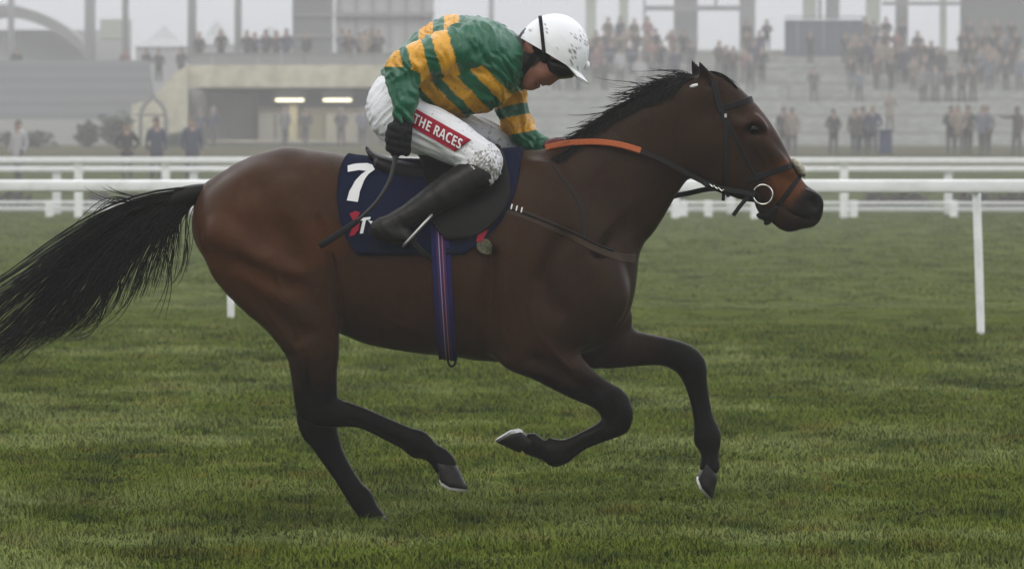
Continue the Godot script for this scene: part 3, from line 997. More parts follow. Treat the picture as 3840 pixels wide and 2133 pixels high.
func build_tack() -> void:
	var trunk := Solid.new()
	horse_trunk(trunk)
	var sh := Solid.new()
	horse_trunk(sh)
	horse_fore_near(sh)
	horse_neck(sh)
	var rows := [[4.0, -0.5892, -0.1846], [16.0, -0.6277, -0.0985], [30.0, -0.6554, -0.04], [46.0, -0.6708, 0.0031], [62.0, -0.6646, 0.0262], [90.0, -0.6277, 0.0462]]
	var c := thing("saddle_cloth", "navy blue number cloth with a white 7 under the saddle", "saddle cloth")
	obj("cloth", hang(sh, rows, 4.0, 176.0, 40, 46, 1.0227, 0.008, 0.006, 0.0022), M.navy, c)
	var over := Solid.new()
	horse_trunk(over)
	# the figure 7, drawn as one stroke
	var seven := [Vector2(-0.6354, 1.3673), Vector2(-0.6046, 1.3735), Vector2(-0.5585, 1.375), Vector2(-0.5385, 1.3688), Vector2(-0.5292, 1.3519), Vector2(-0.5508, 1.3365), Vector2(-0.5692, 1.3119), Vector2(-0.5831, 1.275), Vector2(-0.5892, 1.2365), Vector2(-0.6323, 1.2427), Vector2(-0.6231, 1.2765), Vector2(-0.6046, 1.3088), Vector2(-0.5785, 1.3365), Vector2(-0.5631, 1.3473), Vector2(-0.5892, 1.3504), Vector2(-0.6338, 1.3442)]
	obj("number_seven", flat_on(sh, seven, 0.0205), M.print_white, c)
	obj("lettering", lettering(sh, "T", Vector2(-0.5646, 1.1504), Vector2(1, 0.1).normalized(), Vector2(0.1, 1).normalized(), 0.058, 0.0205, 800, 0.12), M.print_white, c)
	obj("lettering", flat_on(sh, [Vector2(-0.5477, 1.1688), Vector2(-0.5231, 1.1642), Vector2(-0.5246, 1.155), Vector2(-0.5338, 1.1519), Vector2(-0.54, 1.1596)], 0.0205), M.print_white, c)
	obj("red_emblem", flat_on(sh, [Vector2(-0.62, 1.195), Vector2(-0.5969, 1.2042), Vector2(-0.5785, 1.1981), Vector2(-0.5877, 1.1796), Vector2(-0.5785, 1.1612), Vector2(-0.5815, 1.1335), Vector2(-0.6, 1.115), Vector2(-0.6185, 1.1119), Vector2(-0.6092, 1.1365), Vector2(-0.6215, 1.1519), Vector2(-0.6031, 1.1673)], 0.0205), M.print_red, c)
	obj("red_emblem", flat_on(sh, [Vector2(-0.1369, 1.0904), Vector2(-0.1308, 1.1181), Vector2(-0.1154, 1.1458), Vector2(-0.0954, 1.1612), Vector2(-0.0908, 1.1396), Vector2(-0.1046, 1.1119), Vector2(-0.1169, 1.0935)], 0.0205), M.print_red, c)
	var disc := []
	for i in 20:
		disc.append(Vector2(-0.1062, 1.075) + Vector2(cos(TAU * i / 20), sin(TAU * i / 20)) * 0.0292)
	obj("round_badge", flat_on(sh, disc, 0.017), M.badge, c)

	# girth with woven stripes
	var g := thing("saddle", "small black race saddle with striped purple girth on the horse", "saddle")
	for i in 7:
		var cols := [M.girth_blue, M.girth_purple, M.girth_pale, M.girth_purple, M.girth_pink, M.girth_purple, M.girth_blue]
		var ws := [0.017, 0.011, 0.0035, 0.009, 0.0035, 0.010, 0.017]
		var x := -0.2692
		for k in i:
			x += ws[k]
		x += ws[i] / 2 - 0.036
		var lean := Vector3(0.055, -1, 0).normalized()
		obj("girth_webbing", band(trunk, Vector3(x, 1.0381, 0), lean, ws[i], 0.006 if i % 2 == 0 else 0.007, 44, 0.012), cols[i], g)
	var loop := []
	for i in 13:
		var a := TAU * i / 12
		loop.append(Vector3(-0.2323 + sin(a) * 0.016, 0.6488 - cos(a) * 0.03 - 0.012, 0.05 + 0.01 * sin(a)))
	var lr := []
	lr.resize(13)
	lr.fill(0.005)
	obj("girth_loop", tube_mesh(loop, lr, 6), M.leather, g)
	# seat
	var seat := Solid.new()
	seat.chain([[-0.5631, 1.4535, 0, 0.0062, 0.0615], [-0.5538, 1.4365, 0, 0.0108, 0.0985], [-0.5323, 1.4165, 0, 0.0154, 0.1292], [-0.4862, 1.3981, 0, 0.0185, 0.1415], [-0.4123, 1.3781, 0, 0.0231, 0.1415], [-0.3046, 1.3704, 0, 0.0231, 0.1292], [-0.1969, 1.3796, 0, 0.0262, 0.1077], [-0.0969, 1.4012, 0, 0.0308, 0.08], [-0.04, 1.4165, 0, 0.0231, 0.0523]], 0.02, 4)
	seat.chain([[-0.5158, 1.3891, 0.1292, 0.0154, 0.0308], [-0.4237, 1.3525, 0.1477, 0.0308, 0.0215], [-0.2864, 1.3373, 0.1538, 0.0338, 0.0215]], 0.02, 2)
	seat.chain([[-0.5242, 1.3886, -0.1292, 0.0154, 0.0308], [-0.4316, 1.3513, -0.1477, 0.0308, 0.0215], [-0.292, 1.3358, -0.1538, 0.0338, 0.0215]], 0.02, 2)
	obj("seat", seat.mesh(0.008), M.saddle_leather, g)
	# flaps
	for flip in [1.0, -1.0]:
		var fr := [[14.0, -0.2462, -0.1785], [22.0, -0.2923, -0.0892], [34.0, -0.32, -0.0308], [46.0, -0.3262, -0.0062], [58.0, -0.3354, -0.0092], [74.0, -0.3508, -0.0277], [90.0, -0.3662, -0.0585]]
		obj("flap", hang(sh, fr, 14.0 if flip > 0 else 90.5, 89.5 if flip > 0 else 166.0, 24, 18, 1.0227, 0.024, 0.008), M.flap_leather, g)
	# stirrups with leathers
	for flip in [1.0, -1.0]:
		var m := Vector3(1, 1, flip)
		obj("stirrup_leather", strap_mesh([Vector3(-0.2087, 1.3469, 0.2708) * m, Vector3(-0.2539, 1.2714, 0.28) * m, Vector3(-0.2984, 1.1995, 0.3262) * m], [Vector3(0, 0, flip), Vector3(0, 0.1, flip), Vector3(0, 0.1, flip)], 0.022, 0.005), M.leather, g)
		var iron := curve([Vector3(-0.3041, 1.1967, 0.3415) * m, Vector3(-0.3335, 1.1642, 0.3785) * m, Vector3(-0.3993, 1.0922, 0.3877) * m, Vector3(-0.4094, 1.0824, 0.3477) * m, Vector3(-0.4076, 1.0844, 0.3015) * m, Vector3(-0.3381, 1.1569, 0.3015) * m, Vector3(-0.3043, 1.1966, 0.3354) * m], 5)
		var ir := []
		for i in iron.size():
			ir.append(0.0058)
		obj("stirrup_iron", tube_mesh(iron, ir, 8), M.shoe, g)
	obj("trailing_strap", strap_mesh(curve([Vector3(-0.3789, 1.1008, 0.3631), Vector3(-0.355, 1.0706, 0.3569), Vector3(-0.3281, 1.0463, 0.3477), Vector3(-0.3043, 1.0308, 0.3323)], 4), [Vector3(0, 0, 1), Vector3(0, 0, 1), Vector3(0, 0, 1), Vector3(0, 0, 1), Vector3(0, 0, 1), Vector3(0, 0, 1), Vector3(0, 0, 1), Vector3(0, 0, 1), Vector3(0, 0, 1), Vector3(0, 0, 1), Vector3(0, 0, 1), Vector3(0, 0, 1), Vector3(0, 0, 1)], 0.022, 0.006), M.saddle_leather, g)

	# breastplate
	var bp := thing("breastplate", "brown leather breast strap round the chest of the horse", "harness")
	obj("chest_strap", lay(sh, [[-0.0492, 1.2227], [0.0646, 1.1873], [0.2185, 1.1212], [0.3262, 1.0658], [0.4185, 1.0304], [0.4769, 1.0227]], 0.034, 0.004, 6), M.brown_leather, bp)
	obj("strap_edge", lay(sh, [[-0.04, 1.2319], [0.0708, 1.1919], [0.2185, 1.1335], [0.3262, 1.0812], [0.3877, 1.0565]], 0.009, 0.008, 6), M.leather, bp)
	obj("neck_strap", lay(sh, [[0.16, 1.3827], [0.1969, 1.3304], [0.2431, 1.2658], [0.2677, 1.1919], [0.2708, 1.0935]], 0.014, 0.004, 6), M.leather, bp)
	for k in 3:
		obj("keeper", lay(sh, [[0 + k * 0.019, 1.2319 - k * 0.006], [-0.0046 + k * 0.019, 1.2135 - k * 0.006]], 0.0055, 0.011, 2), M.print_white, bp)

	# bridle
	var hd := Solid.new()
	horse_head(hd)
	horse_neck(hd)
	var br := thing("bridle", "black bridle with ring bit and orange-gripped reins on the horse", "bridle")
	var ax := Vector3(0.77, 0.63, 0)  # towards the front of the face
	obj("browband", band(hd, Vector3(0.8462, 1.6135, 0), Vector3(0.955, 0.295, 0).normalized(), 0.026, 0.006, 30, 0.0, -1.9, 1.9, 0.17), M.bridle_leather, br)
	obj("cheek_strap", lay(hd, [[0.8108, 1.5919], [0.8215, 1.5458], [0.8246, 1.4535], [0.8215, 1.3458], [0.8215, 1.275]], 0.020, 0.005, 5), M.bridle_leather, br)
	obj("cheek_strap", lay(hd, [[0.8108, 1.5919], [0.8492, 1.515], [0.9108, 1.3919], [0.96, 1.3058]], 0.014, 0.005, 5), M.bridle_leather, br)
	obj("headpiece", lay(hd, [[0.78, 1.7073], [0.7877, 1.6535], [0.8062, 1.5888]], 0.024, 0.005, 5), M.bridle_leather, br)
	obj("noseband", band(hd, Vector3(1.0154, 1.3612, 0), Vector3(0.93, 0.30, 0).normalized(), 0.024, 0.006, 34, 0.0, 0.0, TAU, 0.14), M.bridle_leather, br)
	obj("lower_noseband", band(hd, Vector3(1.0569, 1.2658, 0), Vector3(0.60, 0.80, 0).normalized(), 0.018, 0.006, 34, 0.0, 0.0, TAU, 0.14), M.bridle_leather, br)
	obj("buckle", lay(hd, [[0.8185, 1.5735], [0.8277, 1.5735]], 0.016, 0.010, 2), M.shoe, br)
	# sheepskin pad on the nose
	var pad := Solid.new()
	pad.chain([[1.0908, 1.3981, 0, 0.0123, 0.04], [1.1092, 1.3765, 0, 0.0169, 0.0431], [1.1292, 1.3519, 0, 0.0123, 0.0369]], 0.02, 3)
	var pn := FastNoiseLite.new()
	pn.frequency = 60.0
	obj("nose_pad", pad.mesh(0.005, null, func(p: Vector3, _n: Vector3) -> float: return 0.006 * pn.get_noise_3dv(p)), M.sheepskin, br)
	for flip in [1.0, -1.0]:
		var ring := TorusMesh.new()
		ring.inner_radius = 0.034
		ring.outer_radius = 0.041
		ring.rings = 36
		ring.ring_segments = 10
		var ro := obj("bit_ring", ring, M.steel, br, Vector3(0.968, 1.271, 0.0708) * Vector3(1, 1, flip))
		ro.rotation = Vector3(PI / 2, 0, 0.12)
		obj("bit_strap", lay(hd, [[0.92, 1.2935], [0.9415, 1.2658], [0.9569, 1.2227], [0.98, 1.1842]], 0.016, 0.006, 4, 0.004, flip), M.bridle_leather, br)
		# reins: rubber grip at the hands, leather on to the ring
		var f: float = flip
		var pre := Vector3(1, 1, 1)
		if f > 0:
			var gp := []
			var gn := []
			for p in curve([Vector3(0.129, 1.4503, 0.0308), Vector3(0.2177, 1.4687, 0.0523), Vector3(0.3242, 1.4731, 0.0954), Vector3(0.4154, 1.4623, 0.1169), Vector3(0.4945, 1.4394, 0.1262)], 6):
				gp.append(p)
				gn.append(Vector3(0, 0.25, 1).normalized())
			obj("rein_grip", strap_mesh(gp, gn, 0.024, 0.007), M.orange, br)
			gp = []
			gn = []
			for p in curve([Vector3(0.4915, 1.4394, 0.1262), Vector3(0.5984, 1.3921, 0.1231), Vector3(0.6904, 1.3432, 0.1138), Vector3(0.7827, 1.3003, 0.1015), Vector3(0.8751, 1.2819, 0.0892), Vector3(0.9368, 1.2696, 0.08)], 5):
				gp.append(p)
				gn.append(Vector3(0, 0.2, 1).normalized())
			obj("rein", strap_mesh(gp, gn, 0.019, 0.005), M.leather, br)
		else:
			var gp := []
			var gn := []
			for p in curve([Vector3(0.173, 1.4443, -0.0615), Vector3(0.4223, 1.3451, -0.1477), Vector3(0.5773, 1.2645, -0.1385), Vector3(0.6696, 1.2709, -0.12), Vector3(0.7924, 1.2927, -0.0954), Vector3(0.9461, 1.2681, -0.0769)], 5):
				gp.append(p)
				gn.append(Vector3(0, 0.5, 1).normalized())
			obj("rein", strap_mesh(gp, gn, 0.020, 0.006), M.leather, br)
	# loose ends under the jaw: throat latch ends, martingale stop, strap keeper
	obj("strap_end", strap_mesh([Vector3(0.8174, 1.3002, 0.08), Vector3(0.8161, 1.2695, 0.0769), Vector3(0.8146, 1.2466, 0.0754)], [Vector3(0, 0, 1), Vector3(0, 0, 1), Vector3(0, 0, 1)], 0.013, 0.005), M.bridle_leather, br)
	obj("strap_end", strap_mesh([Vector3(0.8327, 1.3002, 0.08), Vector3(0.8329, 1.2787, 0.0769), Vector3(0.833, 1.2603, 0.0754)], [Vector3(0, 0, 1), Vector3(0, 0, 1), Vector3(0, 0, 1)], 0.013, 0.005), M.bridle_leather, br)
	obj("rein_stop", strap_mesh(curve([Vector3(0.9125, 1.2634, 0.0769), Vector3(0.8848, 1.2328, 0.08), Vector3(0.8525, 1.19, 0.0831)], 3), [Vector3(0, 0, 1), Vector3(0, 0, 1), Vector3(0, 0, 1), Vector3(0, 0, 1), Vector3(0, 0, 1), Vector3(0, 0, 1), Vector3(0, 0, 1)], 0.016, 0.006), M.bridle_leather, br)
	var tie := Solid.new()
	tie.chain([[1.0215, 1.2196, 0, 0.0185, 0.0523], [0.9954, 1.1919, 0, 0.0185, 0.0462], [0.9692, 1.1873, 0, 0.0154, 0.0308], [0.9554, 1.1904, 0, 0.0092, 0.0185]], 0.015, 3)
	tie.chain([[1.0021, 1.1921, 0.0154, 0.0185, 0.0215], [0.9914, 1.1675, 0.0154, 0.0138, 0.0154], [0.9821, 1.1583, 0.0154, 0.0077, 0.0092]], 0.015, 3)
	obj("tongue_strap", tie.mesh(0.005), M.bridle_leather, br)
	# rein buckles catching the light near the jaw
	for k in 3:
		var bx := Vector3(0.7608, 1.3126, 0.1108) + Vector3(0.018 * k, -0.008 * k, 0.004)
		obj("rein_buckle", tube_mesh([bx, bx + Vector3(0.010, -0.012, 0), bx + Vector3(0.018, -0.006, 0)], [0.0025, 0.0025, 0.0025], 6), M.steel, br)
	# plaiting band behind the ear
	var pb := thing("mane_band", "small white band in the mane behind the ears", "hair band")
	obj("band_loop", tube_mesh([Vector3(0.6888, 1.685, 0.0462), Vector3(0.7008, 1.6895, 0.0523), Vector3(0.7176, 1.6941, 0.0523)], [0.006, 0.007, 0.006], 8), M.print_white, pb)

# a flat outline laid on the near side of a solid
func flat_on(s: Solid, poly: Array, lift: float) -> ArrayMesh:
	var pv := PackedVector2Array(poly)
	var ids := Geometry2D.triangulate_polygon(pv)
	var tris := []
	for t in range(0, ids.size(), 3):
		tris.append([pv[ids[t]], pv[ids[t + 1]], pv[ids[t + 2]]])
	# split until the pieces follow the curve
	for k in 2:
		var nxt := []
		for t in tris:
			var ab: Vector2 = (t[0] + t[1]) / 2
			var bc: Vector2 = (t[1] + t[2]) / 2
			var ca: Vector2 = (t[2] + t[0]) / 2
			nxt.append_array([[t[0], ab, ca], [ab, t[1], bc], [ca, bc, t[2]], [ab, bc, ca]])
		tris = nxt
	var st := begin()
	var seen := {}
	for t in tris:
		if (t[1] - t[0]).cross(t[2] - t[0]) > 0:
			t.reverse()
		for v in t:
			var key := Vector2i(roundi(v.x * 5000), roundi(v.y * 5000))
			if not seen.has(key):
				seen[key] = s.raised(v.x, v.y, lift)
			st.add_vertex(seen[key])
	return finish(st)

# ---------------------------------------------------------------- the jockey
var cloth_noise := FastNoiseLite.new()
const WHITE_CLOTH := Color(0.70, 0.71, 0.75)
const MUD := Color(0.10, 0.085, 0.06)

func rider_legs(s: Solid, grow := 0.0) -> void:
	s.chain([[-0.4092, 1.7073, 0, 0.0892, 0.1354], [-0.4431, 1.6565, 0, 0.0985, 0.1538], [-0.4615, 1.6104, 0, 0.1031, 0.16], [-0.4554, 1.5673, 0, 0.0954, 0.1508]], 0.04, 3)
	for f in [1.0, -1.0]:
		if f > 0:
			s.chain([[-0.4404, 1.5664, 0.0954, 0.0954, 0.0862], [-0.366, 1.5324, 0.1415, 0.0985, 0.0892], [-0.2797, 1.5001, 0.1908, 0.0923, 0.0831], [-0.1971, 1.459, 0.2308, 0.0785, 0.0738], [-0.1272, 1.4135, 0.2554, 0.0708, 0.0662], [-0.109, 1.3893, 0.2585, 0.0677, 0.0646]], 0.04, 3)
			s.chain([[-0.109, 1.3953, 0.2585, 0.0662, 0.0615], [-0.1241, 1.362, 0.2646, 0.0646, 0.0615], [-0.1542, 1.3379, 0.2738, 0.0585, 0.0585]], 0.03, 2)
		else:
			s.chain([[-0.4302, 1.5775, -0.0954, 0.0923, 0.0862], [-0.3075, 1.5439, -0.1538, 0.0923, 0.0862], [-0.1682, 1.5069, -0.2, 0.0831, 0.0769], [-0.0406, 1.4665, -0.2308, 0.0646, 0.0646], [0.0344, 1.4322, -0.24, 0.0369, 0.0462]], 0.04, 3)
			s.chain([[0.0312, 1.4291, -0.24, 0.0338, 0.0431], [-0.0282, 1.3446, -0.2708, 0.0585, 0.0554], [-0.1378, 1.2976, -0.2862, 0.0554, 0.0554]], 0.03, 2)

func rider_torso(s: Solid) -> void:
	s.chain([[-0.4277, 1.7058, 0, 0.0862, 0.1415], [-0.3723, 1.7365, 0, 0.1169, 0.1538], [-0.3046, 1.755, 0, 0.1477, 0.1723], [-0.2185, 1.7704, 0, 0.1862, 0.1877], [-0.1415, 1.7796, 0, 0.1738, 0.1969], [-0.0831, 1.7919, 0, 0.1385, 0.1723], [-0.04, 1.7981, 0, 0.0923, 0.1138]], 0.03, 3)
	s.chain([[-0.1815, 1.6842, 0, 0.1015, 0.1477], [-0.1046, 1.6965, 0, 0.0862, 0.1415]], 0.05, 2)

func rider_arm_near(s: Solid) -> void:
	s.chain([[-0.1403, 1.8404, 0.1415, 0.0923, 0.0708], [-0.2099, 1.8303, 0.1785, 0.0831, 0.0708], [-0.2914, 1.8051, 0.2154, 0.0769, 0.0677], [-0.3667, 1.7801, 0.2431, 0.0723, 0.0662], [-0.4087, 1.7525, 0.2585, 0.0646, 0.0615]], 0.05, 3)
	s.chain([[-0.4087, 1.7525, 0.2585, 0.0631, 0.06], [-0.4174, 1.7024, 0.2708, 0.06, 0.0569], [-0.4172, 1.6493, 0.28, 0.0554, 0.0508], [-0.414, 1.6069, 0.2862, 0.0431, 0.0415], [-0.4124, 1.5646, 0.2892, 0.0354, 0.0338]], 0.025, 3)

func rider_arm_far(s: Solid) -> void:
	s.chain([[-0.0496, 1.7546, -0.1292, 0.0954, 0.0769], [-0.0186, 1.6776, -0.16, 0.0738, 0.0677], [0.0031, 1.6, -0.1723, 0.0631, 0.0585], [0.0218, 1.5503, -0.1723, 0.0569, 0.0538]], 0.05, 3)
	s.chain([[0.0218, 1.5472, -0.1723, 0.0554, 0.0523], [0.0528, 1.5035, -0.1477, 0.0492, 0.0462], [0.096, 1.4661, -0.1108, 0.04, 0.0385], [0.13, 1.4506, -0.0892, 0.0323, 0.0308]], 0.025, 3)

func rider_head(s: Solid) -> void:
	s.chain([[-0.0246, 1.8042, 0, 0.0708, 0.0677], [0.0308, 1.795, 0, 0.0662, 0.0615], [0.08, 1.7919, 0, 0.0677, 0.0646]], 0.04, 2)
	s.chain([[0.0985, 1.8504, 0, 0.08, 0.0708], [0.16, 1.8319, 0, 0.0892, 0.0754], [0.2031, 1.7981, 0, 0.0615, 0.0677]], 0.03, 2)
	s.chain([[0.1785, 1.7796, 0, 0.0585, 0.0646], [0.1292, 1.7581, 0, 0.0585, 0.0615], [0.0862, 1.7273, 0, 0.0446, 0.0477], [0.0631, 1.6996, 0, 0.0262, 0.0308]], 0.03, 3)
	# nose, lips, brow, ear
	s.chain([[0.1754, 1.7396, 0, 0.0123, 0.0123], [0.1585, 1.7181, 0, 0.0123, 0.0123], [0.1446, 1.7027, 0, 0.0115, 0.0138]], 0.015, 2)
	s.chain([[0.1138, 1.7027, 0, 0.0123, 0.0215], [0.0985, 1.695, 0, 0.0115, 0.02], [0.08, 1.6873, 0, 0.0123, 0.0185]], 0.012, 2)
	for f in [1.0, -1.0]:
		s.chain([mz([0.0643, 1.8547, 0.0677, 0.0169, 0.0092], f), mz([0.0705, 1.8302, 0.0677, 0.0138, 0.0092], f), mz([0.0781, 1.818, 0.0646, 0.0092, 0.0077], f)], 0.012, 2)
		s.chain([mz([0.1504, 1.751, 0.0431, 0.0185, 0.0154], f), mz([0.1166, 1.7387, 0.0431, 0.0185, 0.0154], f)], 0.025, 2)
		s.chain([mz([0.1122, 1.6932, 0.0154, 0.0023, 0.0185], f), mz([0.0922, 1.6977, 0.0215, 0.0031, 0.0154], f)], 0.008, 2, true)

func mud(p: Vector3, amount: float, scale := 130.0) -> float:
	var n := cloth_noise.get_noise_3d(p.x * scale, p.y * scale, p.z * scale)
	var big := cloth_noise.get_noise_3d(p.x * 11.0 + 7.0, p.y * 11.0, p.z * 11.0)
	return ramp(0.30, 0.46, n + 0.35 * big + amount - 0.35)

func breeches_color(p: Vector3) -> Color:
	var knee := Vector2(p.x, p.y).distance_to(Vector2(-0.0954, 1.3796))
	var amount := 0.02 + 0.62 * (1.0 - ramp(0.02, 0.10, knee)) + 0.24 * (1.0 - ramp(0.05, 0.26, knee))
	if p.z < -0.05:
		amount = 0.16
	var c := WHITE_CLOTH
	return c.lerp(MUD, mud(p, amount) * 0.85)

func fold_push(p: Vector3, _n: Vector3, dir: Vector3, cross_: Vector3, f: float, amp: float) -> float:
	var a := cloth_noise.get_noise_3d(p.dot(dir) * 3.0, p.dot(cross_) * f, p.z * 6.0)
	var b := cloth_noise.get_noise_3d(p.dot(dir) * 7.0 + 31.0, p.dot(cross_) * f * 2.1, p.z * 9.0)
	return amp * (absf(a) * -1.6 + 0.5 + 0.5 * b)

func breeches_push(p: Vector3, n: Vector3) -> float:
	# creases run along the thigh and round the seat
	if p.z > -0.4 and p.x > -0.4277:
		return fold_push(p, n, Vector3(0.88, -0.45, 0), Vector3(0.45, 0.88, 0), 22.0, 0.0072)
	return fold_push(p, n, Vector3(0.75, 0.65, 0), Vector3(-0.65, 0.75, 0), 18.0, 0.0066)

func silks_push(p: Vector3, n: Vector3) -> float:
	var bend := Vector3(cloth_noise.get_noise_3d(p.x * 4.0, p.y * 4.0, p.z * 4.0 + 11.0), cloth_noise.get_noise_3d(p.x * 4.0 + 30.0, p.y * 4.0, p.z * 4.0), 0) * 0.07
	var f := fold_push(p + bend, n, Vector3(0.5, -0.86, 0), Vector3(0.86, 0.5, 0), 15.0, 0.0105)
	var g := fold_push(p, n, Vector3(0.86, 0.5, 0), Vector3(-0.5, 0.86, 0), 9.0, 0.0050)
	return f * 1.25 + g

var arm_axis: Solid
var far_axis: Solid
var chest_axis: Solid

func silks_color(p: Vector3) -> Color:
	var green := Color(0.0052, 0.105, 0.053)
	var gold := Color(0.66, 0.325, 0.018)
	var px := p.x
	var py := p.y
	var wob := 0.004 * cloth_noise.get_noise_3d(p.x * 14.0, p.y * 14.0, p.z * 14.0)
	var is_gold := false
	var near := arm_axis.at(p)
	var far := far_axis.at(p)
	var trunk := chest_axis.at(p)
	if near < trunk + 0.004 and near < far and p.z > 0.0:
		# hoops across the sleeve; s runs down the upper arm, then the forearm
		var s := (-0.1662 - px) * 0.96 + (1.8535 - py) * 0.28 + wob
		if py < 1.7519 and px < -0.3477:
			is_gold = false
			# forearm: gold just under the elbow only
			is_gold = py > 1.775 - (px - -0.4431) * 0.42 + wob
		else:
			is_gold = (s > 0.066 and s < 0.130) or (s > 0.172 and s < 0.232) or (s > 0.262)
			if s > 0.262 and py < 1.7581:
				is_gold = false
	elif far < trunk and p.z < 0.0:
		var t := (1.7458 - py) + (px - -0.0277) * 0.22 + wob
		is_gold = (t > 0.085 and t < 0.135) or (t > 0.180 and t < 0.250)
	else:
		# hoops round the trunk, fanned with the bend of the back
		var up := ramp(1.7304, 1.8996, py)
		var t := (px - -0.2892) * lerpf(0.72, 0.92, up) + (py - 1.7458) * lerpf(0.70, 0.36, up) + wob
		var w := t * 650.0
		is_gold = (w > -62.0 and w < -27.0) or (w > -6.0 and w < 27.0) or (w > 62.0 and w < 94.0)
		if px < -0.3631 and py < 1.7919:
			is_gold = false
		if up > 0.6:
			is_gold = (px > -0.36 and px < -0.3046) or (px > -0.2615 and px < -0.2062)
		if p.z < -0.02 and w > 100.0:
			is_gold = false
	var c := gold if is_gold else green
	return c.lerp(MUD * 0.6, 0.75 * mud(p, 0.20 if is_gold else 0.06, 110.0))

func fist(s: Solid, w: Vector3, k: Vector3, down: Vector3, across: Vector3, out: Vector3, sc := 1.0) -> void:
	# a hand closed on a grip: wrist w, palm centre k, grip direction down, fingers wrap from across over out
	var r := func(p: Vector3, a: float, b: float) -> Array: return [p.x, p.y, p.z, a * sc, b * sc]
	s.chain([r.call(w, 0.029, 0.026), r.call(w.lerp(k, 0.55), 0.032, 0.024), r.call(k, 0.036, 0.026)], 0.02, 3)
	for i in 4:
		var o := k + down * (0.030 - 0.0205 * i) * -1.0 * sc
		var l: float = [0.95, 1.05, 1.0, 0.85][i] * sc
		s.chain([r.call(o + across * 0.030 * l + out * 0.006, 0.0115, 0.0115), r.call(o + across * 0.028 * l + out * 0.026 * l + down * 0.004, 0.0112, 0.0112), r.call(o - across * 0.004 * l + out * 0.036 * l + down * 0.010, 0.0106, 0.0106), r.call(o - across * 0.026 * l + out * 0.024 * l + down * 0.012, 0.0096, 0.0096)], 0.013, 2)
	s.chain([r.call(w.lerp(k, 0.5) + across * 0.022, 0.014, 0.014), r.call(k - down * 0.036 + across * 0.018 + out * 0.036, 0.0125, 0.0125), r.call(k - down * 0.018 - across * 0.012 + out * 0.050, 0.0105, 0.0105)], 0.008, 3)

